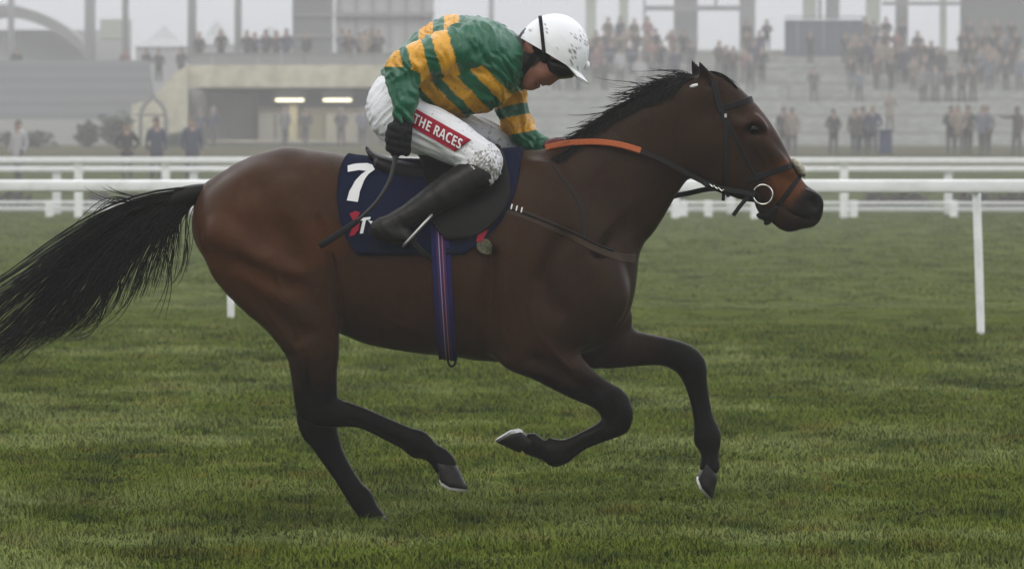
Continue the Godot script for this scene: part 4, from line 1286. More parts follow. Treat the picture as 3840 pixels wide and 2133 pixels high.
func build_rider() -> void:
	cloth_noise.frequency = 1.0
	cloth_noise.fractal_octaves = 2
	cloth_noise.seed = 9
	var j := thing("person", "jockey in green and gold hooped silks and white cap, crouched over the galloping horse", "person")
	# the body itself: bare face and neck, the rest inside the clothes
	var b := Solid.new()
	rider_head(b)
	b.chain([[-0.4277, 1.675, 0, 0.0677, 0.1169], [-0.3046, 1.7304, 0, 0.1138, 0.1385], [-0.1969, 1.7519, 0, 0.1292, 0.1538], [-0.0892, 1.7827, 0, 0.0954, 0.1292], [-0.0123, 1.8042, 0, 0.0646, 0.0646]], 0.03, 2)
	b.chain([[-0.1403, 1.8191, 0.1415, 0.0523, 0.0492], [-0.2914, 1.799, 0.2154, 0.0462, 0.0462], [-0.4026, 1.7525, 0.2585, 0.04, 0.04], [-0.4142, 1.6493, 0.28, 0.0338, 0.0338], [-0.4124, 1.5585, 0.2892, 0.0277, 0.0277]], 0.03, 2)
	b.chain([[-0.0496, 1.7484, -0.1292, 0.0492, 0.0462], [0.0031, 1.6094, -0.1723, 0.0308, 0.0308], [0.0218, 1.5503, -0.1723, 0.0246, 0.0246], [0.13, 1.4506, -0.0892, 0.02, 0.02]], 0.03, 2)
	b.chain([[-0.4404, 1.5909, 0.0954, 0.0708, 0.0677], [-0.2797, 1.5001, 0.1908, 0.0677, 0.0615], [-0.1241, 1.4044, 0.2585, 0.0492, 0.0462], [-0.2838, 1.261, 0.3, 0.0431, 0.0431], [-0.4582, 1.1633, 0.3262, 0.0308, 0.0308]], 0.03, 2)
	b.chain([[-0.4302, 1.593, -0.0954, 0.0708, 0.0677], [-0.1682, 1.5069, -0.2, 0.0615, 0.0585], [0.0031, 1.4384, -0.24, 0.0308, 0.0369], [-0.1378, 1.2976, -0.2862, 0.0431, 0.0431], [-0.3105, 1.1876, -0.3077, 0.0308, 0.0308]], 0.03, 2)
	obj("body", b.mesh(0.0055, func(p: Vector3) -> Color:
		var skin := Color(0.27, 0.130, 0.088)
		var n := cloth_noise.get_noise_3d(p.x * 40.0, p.y * 40.0, p.z * 40.0)
		skin = skin.lerp(Color(0.28, 0.108, 0.078), 0.5 + 0.5 * n)
		# lips
		if Vector2(p.x, p.y).distance_to(Vector2(0.0985, 1.695)) < 0.014 and absf(p.z) < 0.03:
			skin = Color(0.16, 0.055, 0.045)
		# dark cropped hair and stubble up to the cheek
		var q := (p.y - 1.7258) * 0.85 - (p.x - 0.0369) * 0.53
		var hair_ := ramp(0.004, 0.014, q + 0.006 * n)
		var ear := Vector2(p.x, p.y).distance_to(Vector2(0.0708, 1.8412))
		if ear < 0.026 and absf(p.z) > 0.055:
			hair_ = 0.0
		skin = skin.lerp(Color(0.012, 0.010, 0.009), hair_)
		return skin), M.skin, j)
	# silks
	var t := Solid.new()
	rider_torso(t)
	rider_arm_near(t)
	rider_arm_far(t)
	arm_axis = Solid.new()
	rider_arm_near(arm_axis)
	far_axis = Solid.new()
	rider_arm_far(far_axis)
	chest_axis = Solid.new()
	rider_torso(chest_axis)
	obj("silks", t.mesh(0.0052, silks_color, silks_push), M.silk, j)
	# collar
	obj("collar", tube_mesh([Vector3(0.0123, 1.8627, 0), Vector3(0.0184, 1.8306, 0.0523), Vector3(0.0245, 1.7751, 0.0615), Vector3(0.0307, 1.7297, 0.0369), Vector3(0.0338, 1.715, 0), Vector3(0.0308, 1.7311, -0.0369), Vector3(0.0247, 1.7779, -0.0615), Vector3(0.0185, 1.8333, -0.0523), Vector3(0.0123, 1.8627, 0)], [0.012, 0.012, 0.012, 0.012, 0.012, 0.012, 0.012, 0.012, 0.012], 8, false, 1.0, Vector3(1, 0, 0)), M.silk_green, j)
	# breeches
	var l := Solid.new()
	rider_legs(l)
	var br := obj("breeches", l.mesh(0.0058, breeches_color, breeches_push), M.breeches, j)
	# sponsor panel down the thigh
	var th := Solid.new()
	rider_legs(th)
	var corner := [Vector2(-0.3677, 1.5996), Vector2(-0.1554, 1.4812), Vector2(-0.2169, 1.435), Vector2(-0.3877, 1.5335)]
	var pts := []
	var nor := []
	for a in 7:
		var pr := []
		var nr := []
		for c in 17:
			var q: Vector2 = (corner[0] as Vector2).lerp(corner[1], c / 16.0).lerp((corner[3] as Vector2).lerp(corner[2], c / 16.0), a / 6.0)
			pr.append(th.side(q.x, q.y, 0.003))
			nr.append(Vector3(0, 0, 1))
		pts.append(pr)
		nor.append(nr)
	var pn := obj("sponsor_panel", sheet_mesh(pts, nor, 0.002), M.print_red, br)
	var al := (Vector2(-0.1877, 1.4596) - Vector2(-0.3785, 1.5658)).normalized()
	obj("lettering", lettering(th, "THE RACES", Vector2(-0.2815, 1.5119), al * 0.86, Vector2(0.30, 0.954), 0.036, 0.0075, 800), M.print_white, pn)
	# boots
	for f in [1.0, -1.0]:
		var bt := Solid.new()
		if f > 0:
			bt.chain([[-0.1331, 1.353, 0.2708, 0.0692, 0.0631], [-0.1874, 1.3198, 0.2831, 0.0662, 0.0615], [-0.2838, 1.261, 0.3015, 0.0585, 0.0569], [-0.362, 1.2114, 0.3154, 0.0492, 0.0492], [-0.4311, 1.1738, 0.3246, 0.0415, 0.0431], [-0.4762, 1.1513, 0.3277, 0.04, 0.0415]], 0.03, 3)
			bt.chain([[-0.5063, 1.1393, 0.3292, 0.0369, 0.0354], [-0.467, 1.1242, 0.3323, 0.0338, 0.0369], [-0.4217, 1.1153, 0.3385, 0.0292, 0.0354], [-0.3824, 1.1064, 0.3446, 0.0215, 0.0277]], 0.03, 3)
		else:
			bt.chain([[-0.0751, 1.3289, -0.2769, 0.0646, 0.0615], [-0.1943, 1.2662, -0.2923, 0.0615, 0.0585], [-0.2947, 1.219, -0.3046, 0.0554, 0.0554], [-0.3891, 1.1561, -0.3169, 0.0415, 0.0431]], 0.03, 3)
			bt.chain([[-0.4206, 1.1341, -0.3231, 0.0369, 0.0354], [-0.358, 1.1088, -0.3292, 0.0323, 0.0369], [-0.3016, 1.0961, -0.3354, 0.0215, 0.0277]], 0.03, 3)
		obj("boot", bt.mesh(0.007, null, func(p: Vector3, n: Vector3) -> float: return fold_push(p, n, Vector3(0.45, 0.88, 0), Vector3(0.85, 0.5, 0), 16.0, 0.003)), M.boot, j)
	# gloves
	var gl := Solid.new()
	fist(gl, Vector3(-0.4139, 1.5555, 0.2892), Vector3(-0.4273, 1.489, 0.2954), Vector3(-0.14, -0.99, 0), Vector3(-1, 0.1, 0), Vector3(0, 0, 1), 1.28)
	gl.chain([[-0.4258, 1.5041, 0.2954, 0.0385, 0.0338], [-0.4332, 1.4648, 0.3015, 0.0323, 0.0308], [-0.4421, 1.4256, 0.3077, 0.0169, 0.0185]], 0.02, 3)
	gl.chain([[-0.4045, 1.4648, 0.3015, 0.0169, 0.0169], [-0.3985, 1.4437, 0.3015, 0.0154, 0.0154], [-0.4001, 1.4286, 0.2985, 0.0123, 0.0123]], 0.012, 3)
	obj("glove", gl.mesh(0.004, null, func(p: Vector3, n: Vector3) -> float: return fold_push(p, n, Vector3(0.2, 0.98, 0), Vector3(0.98, -0.2, 0), 40.0, 0.002)), M.glove, j)
	var gf := Solid.new()
	fist(gf, Vector3(0.13, 1.4506, -0.0892), Vector3(0.1668, 1.4474, -0.0615), Vector3(1, 0.2, 0), Vector3(0, 1, 0), Vector3(0, 0, 1), 0.92)
	obj("glove", gf.mesh(0.005), M.glove_red, j)
	# helmet with silk cover: an egg over a slanting rim
	var ca := Vector3(0.857, -0.515, 0)
	var cn := Vector3(0.515, 0.857, 0)
	var mid := Vector3(0.1477, 1.8119, 0)
	var st := begin()
	var rows := []
	var cols := []
	for i in 41:
		var row := []
		var v := lerpf(-0.02, 1.0, i / 40.0) * PI / 2
		for q in 72:
			var a := TAU * q / 72
			var rx := 0.143 if cos(a) > 0 else 0.137
			var p := ca * cos(a) * rx * cos(v) + Vector3(0, 0, 1) * sin(a) * 0.113 * cos(v) + cn * 0.164 * pow(sin(v), 0.92) if v > 0 else ca * cos(a) * rx + Vector3(0, 0, 1) * sin(a) * 0.113 + cn * 0.158 * v
			var n := (ca * cos(a) / rx * cos(v) + Vector3(0, 0, 1) * sin(a) / 0.113 * cos(v) + cn * sin(v) / 0.158).normalized()
			var w := mid + p
			var cr := cloth_noise.get_noise_3d(w.x * 18.0, w.y * 30.0, w.z * 18.0)
			row.append(w + n * (0.0035 * absf(cr) * (1.0 - sin(v))))
		rows.append(row)
	for i in 40:
		for q in 72:
			var e := (q + 1) % 72
			for w in [rows[i][q], rows[i + 1][q], rows[i + 1][e], rows[i][q], rows[i + 1][e], rows[i][e]]:
				st.set_color(WHITE_CLOTH.lerp(Color(0.82, 0.83, 0.87), 0.8).lerp(MUD * 0.7, 0.85 * mud(w, 0.05 + 0.30 * ramp(-0.02, 0.10, (w - mid).dot(ca)) , 120.0)))
				st.add_vertex(w)
	var hm := obj("helmet", finish(st), M.cap, j)
	# lining under the rim
	var un := begin()
	for q in 72:
		var e := (q + 1) % 72
		var c0: Vector3 = mid + cn * 0.02
		for w in [rows[0][q], rows[0][e], c0]:
			un.add_vertex(w)
	obj("lining", finish(un), M.glove, hm)
	# peak
	var pk := []
	var pk_n := []
	for i in 7:
		var t2 := i / 6.0
		var pr := []
		var nr := []
		for q in 15:
			var a := lerpf(-1.02, 1.02, q / 14.0)
			var base := mid + ca * cos(a) * 0.137 + Vector3(0, 0, 1) * sin(a) * 0.111
			var tip := mid + ca * (0.083 + 0.102 * cos(a)) + Vector3(0, 0, 1) * sin(a) * 0.092 - cn * 0.020
			pr.append(base.lerp(tip, t2) - cn * 0.004)
			nr.append(cn)
		pk.append(pr)
		pk_n.append(nr)
	obj("peak", sheet_mesh(pk, pk_n, 0.006), M.cap_plain, hm)
	# bow on the cap front
	var bw := Solid.new()
	bw.chain([[0.28, 1.7827, 0, 0.0077, 0.0077], [0.2907, 1.7764, 0.0062, 0.0108, 0.0154], [0.2951, 1.7639, 0.0154, 0.0046, 0.0077]], 0.01, 3)
	bw.chain([[0.28, 1.7796, 0, 0.0062, 0.0077], [0.2863, 1.7614, -0.0092, 0.0092, 0.0123]], 0.01, 3)
	obj("bow", bw.mesh(0.004), M.cap_plain, hm)
	# goggle strap round the cap, goggles, chin strap
	var bp := []
	var bn := []
	for i in 31:
		var a := lerpf(-PI * 0.56, PI * 0.56, i / 30.0)
		var dir := Vector3(-0.10, 0.995, 0) * cos(a) + Vector3(0, 0, 1) * sin(a)
		var o := Vector3(0.1215, 1.8319, 0) - mid
		var ax := Vector3(0.139, 0.166, 0.115)
		var ql := Vector3(o.dot(ca), o.dot(cn), o.z) / ax
		var dl := Vector3(dir.dot(ca), dir.dot(cn), dir.z) / ax
		var hb := ql.dot(dl)
		var t3 := (-hb + sqrt(maxf(hb * hb - dl.length_squared() * (ql.length_squared() - 1.0), 0.0))) / dl.length_squared()
		bp.append(mid + o + dir * t3)
		bn.append(dir)
	obj("goggle_strap", strap_mesh(bp, bn, 0.014, 0.007), M.glove, hm)
	var go := Solid.new()
	go.chain([[0.1646, 1.7673, 0, 0.0431, 0.0877], [0.1923, 1.7581, 0, 0.0415, 0.0892], [0.2185, 1.7458, 0, 0.0262, 0.0738]], 0.015, 3)
	go.chain([[0.1287, 1.7964, 0.0708, 0.0215, 0.0092], [0.1011, 1.8238, 0.0769, 0.0123, 0.0077], [0.0888, 1.839, 0.08, 0.0108, 0.0062]], 0.01, 2)
	go.chain([[0.1298, 1.7998, -0.0708, 0.0215, 0.0092], [0.102, 1.8277, -0.0769, 0.0123, 0.0077]], 0.01, 2)
	go.chain([[0.2213, 1.7362, 0.0154, 0.0123, 0.0215], [0.2306, 1.7302, 0.0092, 0.0077, 0.0123]], 0.008, 2)
	obj("goggles", go.mesh(0.0045), M.goggle, j)
	var cs := Solid.new()
	rider_head(cs)
	obj("chin_strap", lay(cs, [[0.1015, 1.8319], [0.0831, 1.7981], [0.0585, 1.7642], [0.0369, 1.7335]], 0.024, 0.004, 5), M.glove, j)

	# whip, held in the near hand
	var wp := thing("whip", "black padded riding whip held in the gloved hand of the jockey", "whip")
	var wl := curve([Vector3(-0.4196, 1.5342, 0.3015), Vector3(-0.4285, 1.492, 0.3077), Vector3(-0.4403, 1.4316, 0.3169), Vector3(-0.449, 1.3773, 0.3292), Vector3(-0.4696, 1.3142, 0.3477), Vector3(-0.5157, 1.2421, 0.3631), Vector3(-0.583, 1.1761, 0.3723)], 6)
	var wr := []
	for i in wl.size():
		var u := float(i) / (wl.size() - 1)
		wr.append(lerpf(0.0135, 0.0085, ramp(0.25, 0.5, u)) if u < 0.5 else lerpf(0.0085, 0.0065, (u - 0.5) * 2.0))
	obj("shaft", tube_mesh(wl, wr, 10), M.whip, wp)
	obj("padded_end", tube_mesh([Vector3(-0.577, 1.1806, 0.3723), Vector3(-0.586, 1.1731, 0.3723), Vector3(-0.628, 1.1431, 0.3754), Vector3(-0.6879, 1.1041, 0.3785), Vector3(-0.7239, 1.0816, 0.38), Vector3(-0.7284, 1.0786, 0.38)], [0.006, 0.011, 0.013, 0.0135, 0.013, 0.008], 10, true, 0.55), M.whip_flap, wp)

# ---------------------------------------------------------------- the course
var turf := FastNoiseLite.new()

func ground_y(x: float, z: float) -> float:
	var d := 16.0 - z
	var y := 0.0
	# flat track, then the enclosure bank rising to the stands
	var rise := [[98.0, 0.0], [108.0, 0.15], [122.0, 0.85], [140.0, 1.36], [160.0, 1.60], [188.0, 1.93], [230.0, 2.2], [1500.0, 2.2]]
	if d > 98.0:
		for i in rise.size() - 1:
			if d < rise[i + 1][0]:
				y = lerpf(rise[i][1], rise[i + 1][1], smoothstep(rise[i][0], rise[i + 1][0], d) if i < 5 else 0.0)
				break
		if d >= 230.0:
			y = 2.2
		elif d >= 188.0:
			y = lerpf(1.93, 2.2, (d - 188.0) / 42.0)
	return y + (0.018 * turf.get_noise_2d(x * 1.1, z * 1.1) + 0.011 * turf.get_noise_2d(x * 4.5 + 3.0, z * 4.0)) * (1.0 if d < 60.0 else 0.4)

func turf_color(x: float, z: float) -> Color:
	var d := 16.0 - z
	var a := turf.get_noise_2d(x * 0.55, z * 0.30)
	var b := turf.get_noise_2d(x * 2.2 + 40.0, z * 1.5)
	var e := turf.get_noise_2d(x * 6.0 - 20.0, z * 5.0)
	var big := turf.get_noise_2d(x * 1.1 + 70.0, z * 0.55 - 13.0)
	var streak := turf.get_noise_2d(x * 0.16 + 5.0, z * 0.85)
	var c := Color(0.100, 0.132, 0.013)
	c = c.lerp(Color(0.178, 0.205, 0.066), clampf(0.12 + 0.9 * a + 0.7 * big + 0.9 * streak, 0.0, 0.9))       # dew and seed heads
	c = c.lerp(Color(0.150, 0.125, 0.022), clampf(1.2 * b - 0.2 + 0.5 * e, 0.0, 0.7))         # yellowed
	c = c.lerp(Color(0.034, 0.062, 0.009), clampf(-1.1 * e - 0.1 - 0.8 * big, 0.0, 0.85))        # lush clumps
	if d > 34.6 and d < 38.6:
		c = c.lerp(Color(0.110, 0.140, 0.014), 0.75)
	elif d >= 38.6 and d < 40.0:
		c = c.lerp(Color(0.160, 0.185, 0.060), 0.6)
	elif d > 40.0:
		c = c.lerp(Color(0.140, 0.172, 0.045), 0.6 + 0.2 * sin(d * 0.9))
	if d > 100.0:
		c = c.lerp(Color(0.10, 0.12, 0.06), 0.5)
	if d > 128.0:
		c = c.lerp(Color(0.15, 0.135, 0.10), 0.7)
	var v := 1.0 + 0.30 * e + 0.25 * big
	return Color(c.r * v, c.g * v, c.b * v)

func build_ground() -> void:
	turf.frequency = 1.0
	turf.fractal_octaves = 2
	turf.seed = 3
	var zs := []
	var z := 30.0
	while z > -1400.0:
		zs.append(z)
		var d := absf(16.0 - z)
		z -= 0.09 if d < 24.0 else 0.22 if d < 42.0 else 1.0 if d < 130.0 else 5.0 if d < 260.0 else 200.0
	var st := SurfaceTool.new()
	st.begin(Mesh.PRIMITIVE_TRIANGLES)
	var n := 0
	var cols := 90
	for j in zs.size():
		var d: float = maxf(absf(16.0 - zs[j]), 12.0)
		for i in cols + 1:
			var u := float(i) / cols * 2.0 - 1.0
			var x := u * (d * 0.16 + 1.4)
			if absf(u) > 0.95:
				x = signf(u) * lerpf(d * 0.152 + 1.3, d * 0.152 + 1300.0, (absf(u) - 0.95) * 20.0)
			st.set_color(turf_color(x, zs[j]) * 0.8)
			st.add_vertex(Vector3(x, ground_y(x, zs[j]), zs[j]))
	for j in zs.size() - 1:
		for i in cols:
			var a := j * (cols + 1) + i
			var b := a + cols + 1
			for q in [a, b, b + 1, a, b + 1, a + 1]:
				st.add_index(q)
	st.generate_normals()
	var g := obj("ground", st.commit(), M.turf)
	g.set_meta("kind", "structure")

	# grass blades: patches of blades repeated with their own turn, size and tint
	rng.seed = 77
	var patches := []
	for v in 5:
		var bt := SurfaceTool.new()
		bt.begin(Mesh.PRIMITIVE_TRIANGLES)
		for i in 150:
			var r := 0.10 * sqrt(rng.randf())
			var t := rr(0, TAU)
			var clump := 0.6 + 0.6 * absf(sin(t * 2.0 + v))
			var base := Vector3(cos(t) * r, -0.008, sin(t) * r)
			var h := rr(0.012, 0.034) * clump
			var la := rr(0, TAU)
			var lean := Vector3(cos(la), 0, sin(la)) * h * rr(0.2, 1.15)
			var w := rr(0.0014, 0.0030)
			var side := Vector3(cos(la + PI / 2 + rr(-0.8, 0.8)), 0, sin(la + PI / 2 + rr(-0.8, 0.8))) * w
			var k := rr(0.88, 1.14)
			var tint := Color(k, k, k)
			if rng.randf() < 0.05:
				tint = Color(k * 1.7, k * 1.35, k * 1.1)
			elif rng.randf() < 0.25:
				tint = Color(k * 0.8, k * 0.95, k * 1.15)
			var m := base + lean * 0.38 + Vector3(0, h * 0.62, 0)
			var tip := base + lean + Vector3(0, h * 0.92, 0)
			var pv := [base - side, m - side * 0.8, m + side * 0.8, base - side, m + side * 0.8, base + side, m - side * 0.8, tip, m + side * 0.8]
			var nn := (side.normalized().cross(lean + Vector3(0, h, 0))).normalized()
			nn = (nn * signf(nn.y + 0.001) + Vector3(0, 0.8, 0)).normalized()
			for p in pv:
				bt.set_color(tint)
				bt.set_normal(nn)
				bt.add_vertex(p)
		patches.append(bt.commit())
	var bufs := []
	for v in 5:
		bufs.append(PackedFloat32Array())
	for zone in [[13.0, 19.0, 230.0, 0.95], [19.0, 26.0, 140.0, 1.05], [26.0, 34.8, 80.0, 1.2], [34.8, 40.0, 40.0, 0.9], [40.0, 60.0, 14.0, 1.2], [60.0, 100.0, 4.0, 1.8]]:
		var d0: float = zone[0]
		var d1: float = zone[1]
		var wide := d1 * 0.126 + 0.9
		var count := int((d1 - d0) * 2.0 * wide * zone[2])
		for i in count:
			var d := lerpf(d0, d1, rng.randf())
			var x := rr(-wide, wide)
			if absf(x) > d * 0.126 + 0.9:
				continue
			var zz := 16.0 - d
			var lush := turf.get_noise_2d(x * 3.0 + 9.0, zz * 2.4)
			var s: float = zone[3] * rr(0.75, 1.2)
			var sy := s * (1.0 + 1.25 * lush) * rr(0.8, 1.15)
			if d > 34.6 and d < 40.0:
				sy *= 0.55
			var a := rr(0, TAU)
			var c := turf_color(x, zz)
			var b: PackedFloat32Array = bufs[i % 5]
			b.append_array(PackedFloat32Array([cos(a) * s, 0, sin(a) * s, x, 0, sy, 0, ground_y(x, zz), -sin(a) * s, 0, cos(a) * s, zz, c.r, c.g, c.b, 1.0]))
			bufs[i % 5] = b
	for v in 5:
		var mm := MultiMesh.new()
		mm.transform_format = MultiMesh.TRANSFORM_3D
		mm.use_colors = true
		mm.mesh = patches[v]
		mm.instance_count = bufs[v].size() / 16
		mm.buffer = bufs[v]
		var mi := MultiMeshInstance3D.new()
		mi.name = numbered("grass")
		mi.multimesh = mm
		mi.material_override = M.blade
		add_child(mi)
		tag(mi, "short green race track grass with dewy pale patches", "grass", "track grass", "stuff")

# ---------------------------------------------------------------- rails
func oval(st: SurfaceTool, a: Vector3, b: Vector3, h: float, t: float, n := 20) -> void:
	var pts := [a, b]
	var ring := [[], []]
	for e in 2:
		for i in n:
			var an := TAU * i / n
			var cy := signf(sin(an)) * pow(absf(sin(an)), 0.55) * h / 2
			var cz := signf(cos(an)) * pow(absf(cos(an)), 0.55) * t / 2
			ring[e].append(pts[e] + Vector3(0, cy, cz))
	for i in n:
		var k := (i + 1) % n
		quad(st, ring[0][i], ring[0][k], ring[1][k], ring[1][i])
	for e in 2:
		for i in n:
			var k := (i + 1) % n
			for p in ([pts[e], ring[e][k], ring[e][i]] if e == 1 else [pts[e], ring[e][i], ring[e][k]]):
				st.add_vertex(p)

func rail_piece(parent: Node3D, a: Vector3, b: Vector3, h: float, t: float, called := "rail") -> void:
	var st := begin()
	oval(st, a, b, h, t)
	obj(called, finish(st), M.rail_white, parent)

func build_rails() -> void:
	# near running rail, on the far side of the horse
	var r := thing("running_rail", "nearest white plastic running rail behind the horse", "rail")
	var l := Vector3(-5.7412, 1.1547, -21.6)
	var m := Vector3(4.8985, 1.1888, -16)
	rail_piece(r, l, m, 0.108, 0.075)
	for e in [[-2.4712, 0.0119, -20.3, -2.4782, 1.1253, -20.3, 0.0], [3.7165, -0.003, -16.7, 3.6787, 1.1477, -16.7, 0.04]]:
		var foot := Vector3(e[0], ground_y(e[0], e[2]) - 0.05, e[2])
		var top := Vector3(e[3], e[4] - 0.0, e[5])
		var p := curve([foot, foot.lerp(top, 0.5) + Vector3(0, 0, 0.012), top + Vector3(0, 0.0, 0.0)], 4)
		obj("post", tube_mesh(p, [0.030, 0.031, 0.032, 0.033, 0.034, 0.034, 0.034, 0.034, 0.034], 12), M.rail_white, r)
	for e in [[3.7542, 0.0221, -16.7]]:
		var q := Vector3(e[0][0] if e[0] is Array else e[0], e[1], e[2])
		obj("peg", tube_mesh([Vector3(q.x, -0.02, q.z), Vector3(q.x - 0.004, 0.045, q.z)], [0.012, 0.010], 8), M.leather, r)
	# far double rails with a low crowd rail
	var f := thing("far_running_rail", "white running rail across the track with square white posts", "rail")
	rail_piece(f, Vector3(-14.8837, 1.3469, -78.5), Vector3(15.1018, 1.3287, -78.5), 0.1363, 0.08)
	for px in FAR_POSTS:
		var x: float = (px - 1288.0) * 94.5 / 10400.0
		var st := begin(false)
		box(st, Vector3(x, 0.64, -78.5 - 0.06), Vector3(0.19, 1.44, 0.07), Basis(), 0.02)
		obj("post", finish(st), M.rail_white, f)
	var g := thing("far_inner_rail", "greyer white rail parallel just behind the far running rail", "rail")
	rail_piece(g, Vector3(-15.9075, 1.1237, -85), Vector3(16.1406, 1.1237, -85), 0.1263, 0.08)
	for px in INNER_POSTS:
		var x: float = (px - 1288.0) * 101.0 / 10400.0
		var st := begin(false)
		box(st, Vector3(x, 0.56, -85.07), Vector3(0.20, 1.22, 0.09), Basis(), 0.02)
		obj("post", finish(st), M.rail_grey, g)
	var k := thing("low_crowd_rail", "low white two-bar rail near the ground across the track", "rail")
	rail_piece(k, Vector3(-15.3562, 0.3509, -81.5), Vector3(15.5813, 0.3275, -81.5), 0.0656, 0.05)
	rail_piece(k, Vector3(-15.372, 0.2044, -81.6), Vector3(15.5972, 0.1856, -81.6), 0.1126, 0.05)
	for px in LOW_POSTS:
		var x: float = (px - 1288.0) * 97.5 / 10400.0
		var st := begin(false)
		box(st, Vector3(x, 0.16, -81.42), Vector3(0.19, 0.46, 0.06), Basis(), 0.02)
		obj("post", finish(st), M.rail_white, k)

# ---------------------------------------------------------------- spectators
var folk := []

func person_shape(pose: int) -> Dictionary:
	# 1.74 m tall, feet at the origin, facing +z; bodies, coats and trousers share one skeleton
	var b := Solid.new()
	var coat := Solid.new()
	var legs := Solid.new()
	var cap := Solid.new()
	var bend := 0.0
	var stride := 0.07
	if pose == 3: stride = 0.26
	b.chain([[0, 1.58, 0.02, 0.098, 0.098], [0, 1.66, 0.0, 0.096, 0.10]], 0.03, 2)
	b.chain([[0, 1.36, -0.01, 0.07, 0.07], [0, 1.50, 0.0, 0.058, 0.058]], 0.03, 2)
	b.chain([[0, 1.575, 0.10, 0.016, 0.022], [0, 1.545, 0.115, 0.016, 0.02]], 0.02, 2)
	b.chain([[0, 0.95, 0, 0.13, 0.10], [0, 1.36, 0, 0.15, 0.10]], 0.05, 2)
	coat.chain([[0, 0.80, 0, 0.185, 0.135], [0, 1.02, 0, 0.175, 0.13], [0, 1.26, -0.01, 0.185, 0.13], [0, 1.38, -0.02, 0.15, 0.10]], 0.05, 2)
	coat.chain([[-0.12, 1.40, -0.02, 0.07, 0.07], [0, 1.45, -0.02, 0.08, 0.075], [0.12, 1.40, -0.02, 0.07, 0.07]], 0.05, 2)
	for s in [-1.0, 1.0]:
		legs.chain([[0.09 * s, 0.90, 0, 0.10, 0.105], [0.10 * s, 0.50, stride * s * 0.5, 0.075, 0.075], [0.105 * s, 0.09, stride * s, 0.052, 0.055]], 0.03, 2)
		legs.chain([[0.11 * s, 0.045, stride * s - 0.05, 0.045, 0.05], [0.12 * s, 0.035, stride * s + 0.13, 0.035, 0.04]], 0.02, 2)
		b.chain([[0.09 * s, 0.90, 0, 0.07, 0.07], [0.105 * s, 0.10, stride * s, 0.04, 0.04]], 0.03, 2)
		var sh := [0.19 * s, 1.38, -0.02, 0.068, 0.068]
		var el := [0.27 * s, 1.10, -0.04, 0.055, 0.055]
		var ha := [0.25 * s, 0.86, 0.06, 0.042, 0.042]
		if pose == 1:
			el = [0.30 * s, 1.22, 0.16, 0.055, 0.055]
			ha = [0.09 * s, 1.56, 0.22, 0.042, 0.042]
		elif pose == 2:
			el = [0.31 * s, 1.12, -0.02, 0.055, 0.055]
			ha = [0.17 * s, 0.96, 0.14, 0.045, 0.045]
		elif pose == 4:
			el = [0.27 * s, 1.14, 0.08, 0.056, 0.056]
			ha = [0.02 * s, 1.16, 0.22, 0.045, 0.045]
		elif pose == 5 and s > 0:
			el = [0.44, 1.34, 0.10, 0.052, 0.052]
			ha = [0.70, 1.44, 0.16, 0.038, 0.038]
		coat.chain([sh, el, ha], 0.03, 3)
		b.chain([sh.slice(0, 3) + [0.045, 0.045], el.slice(0, 3) + [0.04, 0.04], ha.slice(0, 3) + [0.032, 0.032]], 0.03, 2)
		var hd: Vector3 = Vector3(ha[0], ha[1], ha[2]) + (Vector3(ha[0], ha[1], ha[2]) - Vector3(el[0], el[1], el[2])).normalized() * 0.09
		b.chain([ha.slice(0, 3) + [0.033, 0.033], [hd.x, hd.y, hd.z, 0.036, 0.03]], 0.02, 2)
	cap.chain([[0, 1.665, -0.015, 0.108, 0.108], [0, 1.70, -0.005, 0.085, 0.09]], 0.03, 2)
	if pose % 2 == 0:
		cap.chain([[0, 1.665, 0.09, 0.06, 0.05]], 0.02, 1)
	else:
		cap.chain([[0, 1.60, -0.075, 0.07, 0.05], [0, 1.54, -0.06, 0.05, 0.04]], 0.03, 2)
	return {"body": b.mesh(0.034), "coat": coat.mesh(0.034), "trousers": legs.mesh(0.034), "hat": cap.mesh(0.034)}

func spectator(x: float, y: float, z: float, pose: int, turn: float, tall: float, coat: int, leg: int, hat: int, label: String, group: String) -> void:
	var o := thing("person", label, "person", Vector3(x, y, z), group)
	o.rotation.y = turn
	o.scale = Vector3.ONE * tall
	var p: Dictionary = folk[pose]
	obj("body", p.body, M.far_skin, o)
	obj("coat", p.coat, M.coats[coat], o)
	obj("trousers", p.trousers, M.trousers[leg], o)
	obj("hat", p.hat, M.hats[hat], o)

const COAT_WORDS := ["navy", "charcoal", "brown", "olive", "grey", "black", "tan", "dull red", "slate blue", "pale grey"]
const ORDINAL := ["first", "second", "third", "fourth", "fifth", "sixth", "seventh", "eighth", "ninth", "tenth", "eleventh", "twelfth", "thirteenth", "fourteenth", "fifteenth", "sixteenth", "seventeenth", "eighteenth", "nineteenth", "twentieth", "twenty-first", "twenty-second", "twenty-third", "twenty-fourth", "twenty-fifth", "twenty-sixth", "twenty-seventh", "twenty-eighth", "twenty-ninth", "thirtieth"]

func crowd_row(xs: Array, d: float, y: float, where: String, group: String, poses := [0, 1, 2, 4, 0, 2]) -> void:
	xs.sort()
	for i in xs.size():
		var dd := d + rr(-0.35, 0.35)
		var x: float = (xs[i] - 1288.0) * dd / 10400.0
		var c: int = [0, 5, 1, 2, 1, 3, 0, 4, 5, 8, 1, 7, 0, 2, 5, 9, 6][rng.randi() % 17]
		spectator(x, y, 16.0 - dd, poses[rng.randi() % poses.size()], rr(-0.7, 0.7), rr(0.94, 1.06), c, rng.randi() % 4, rng.randi() % 5, "spectator in %s coat, %s from the left %s" % [COAT_WORDS[c], ORDINAL[i], where], group)

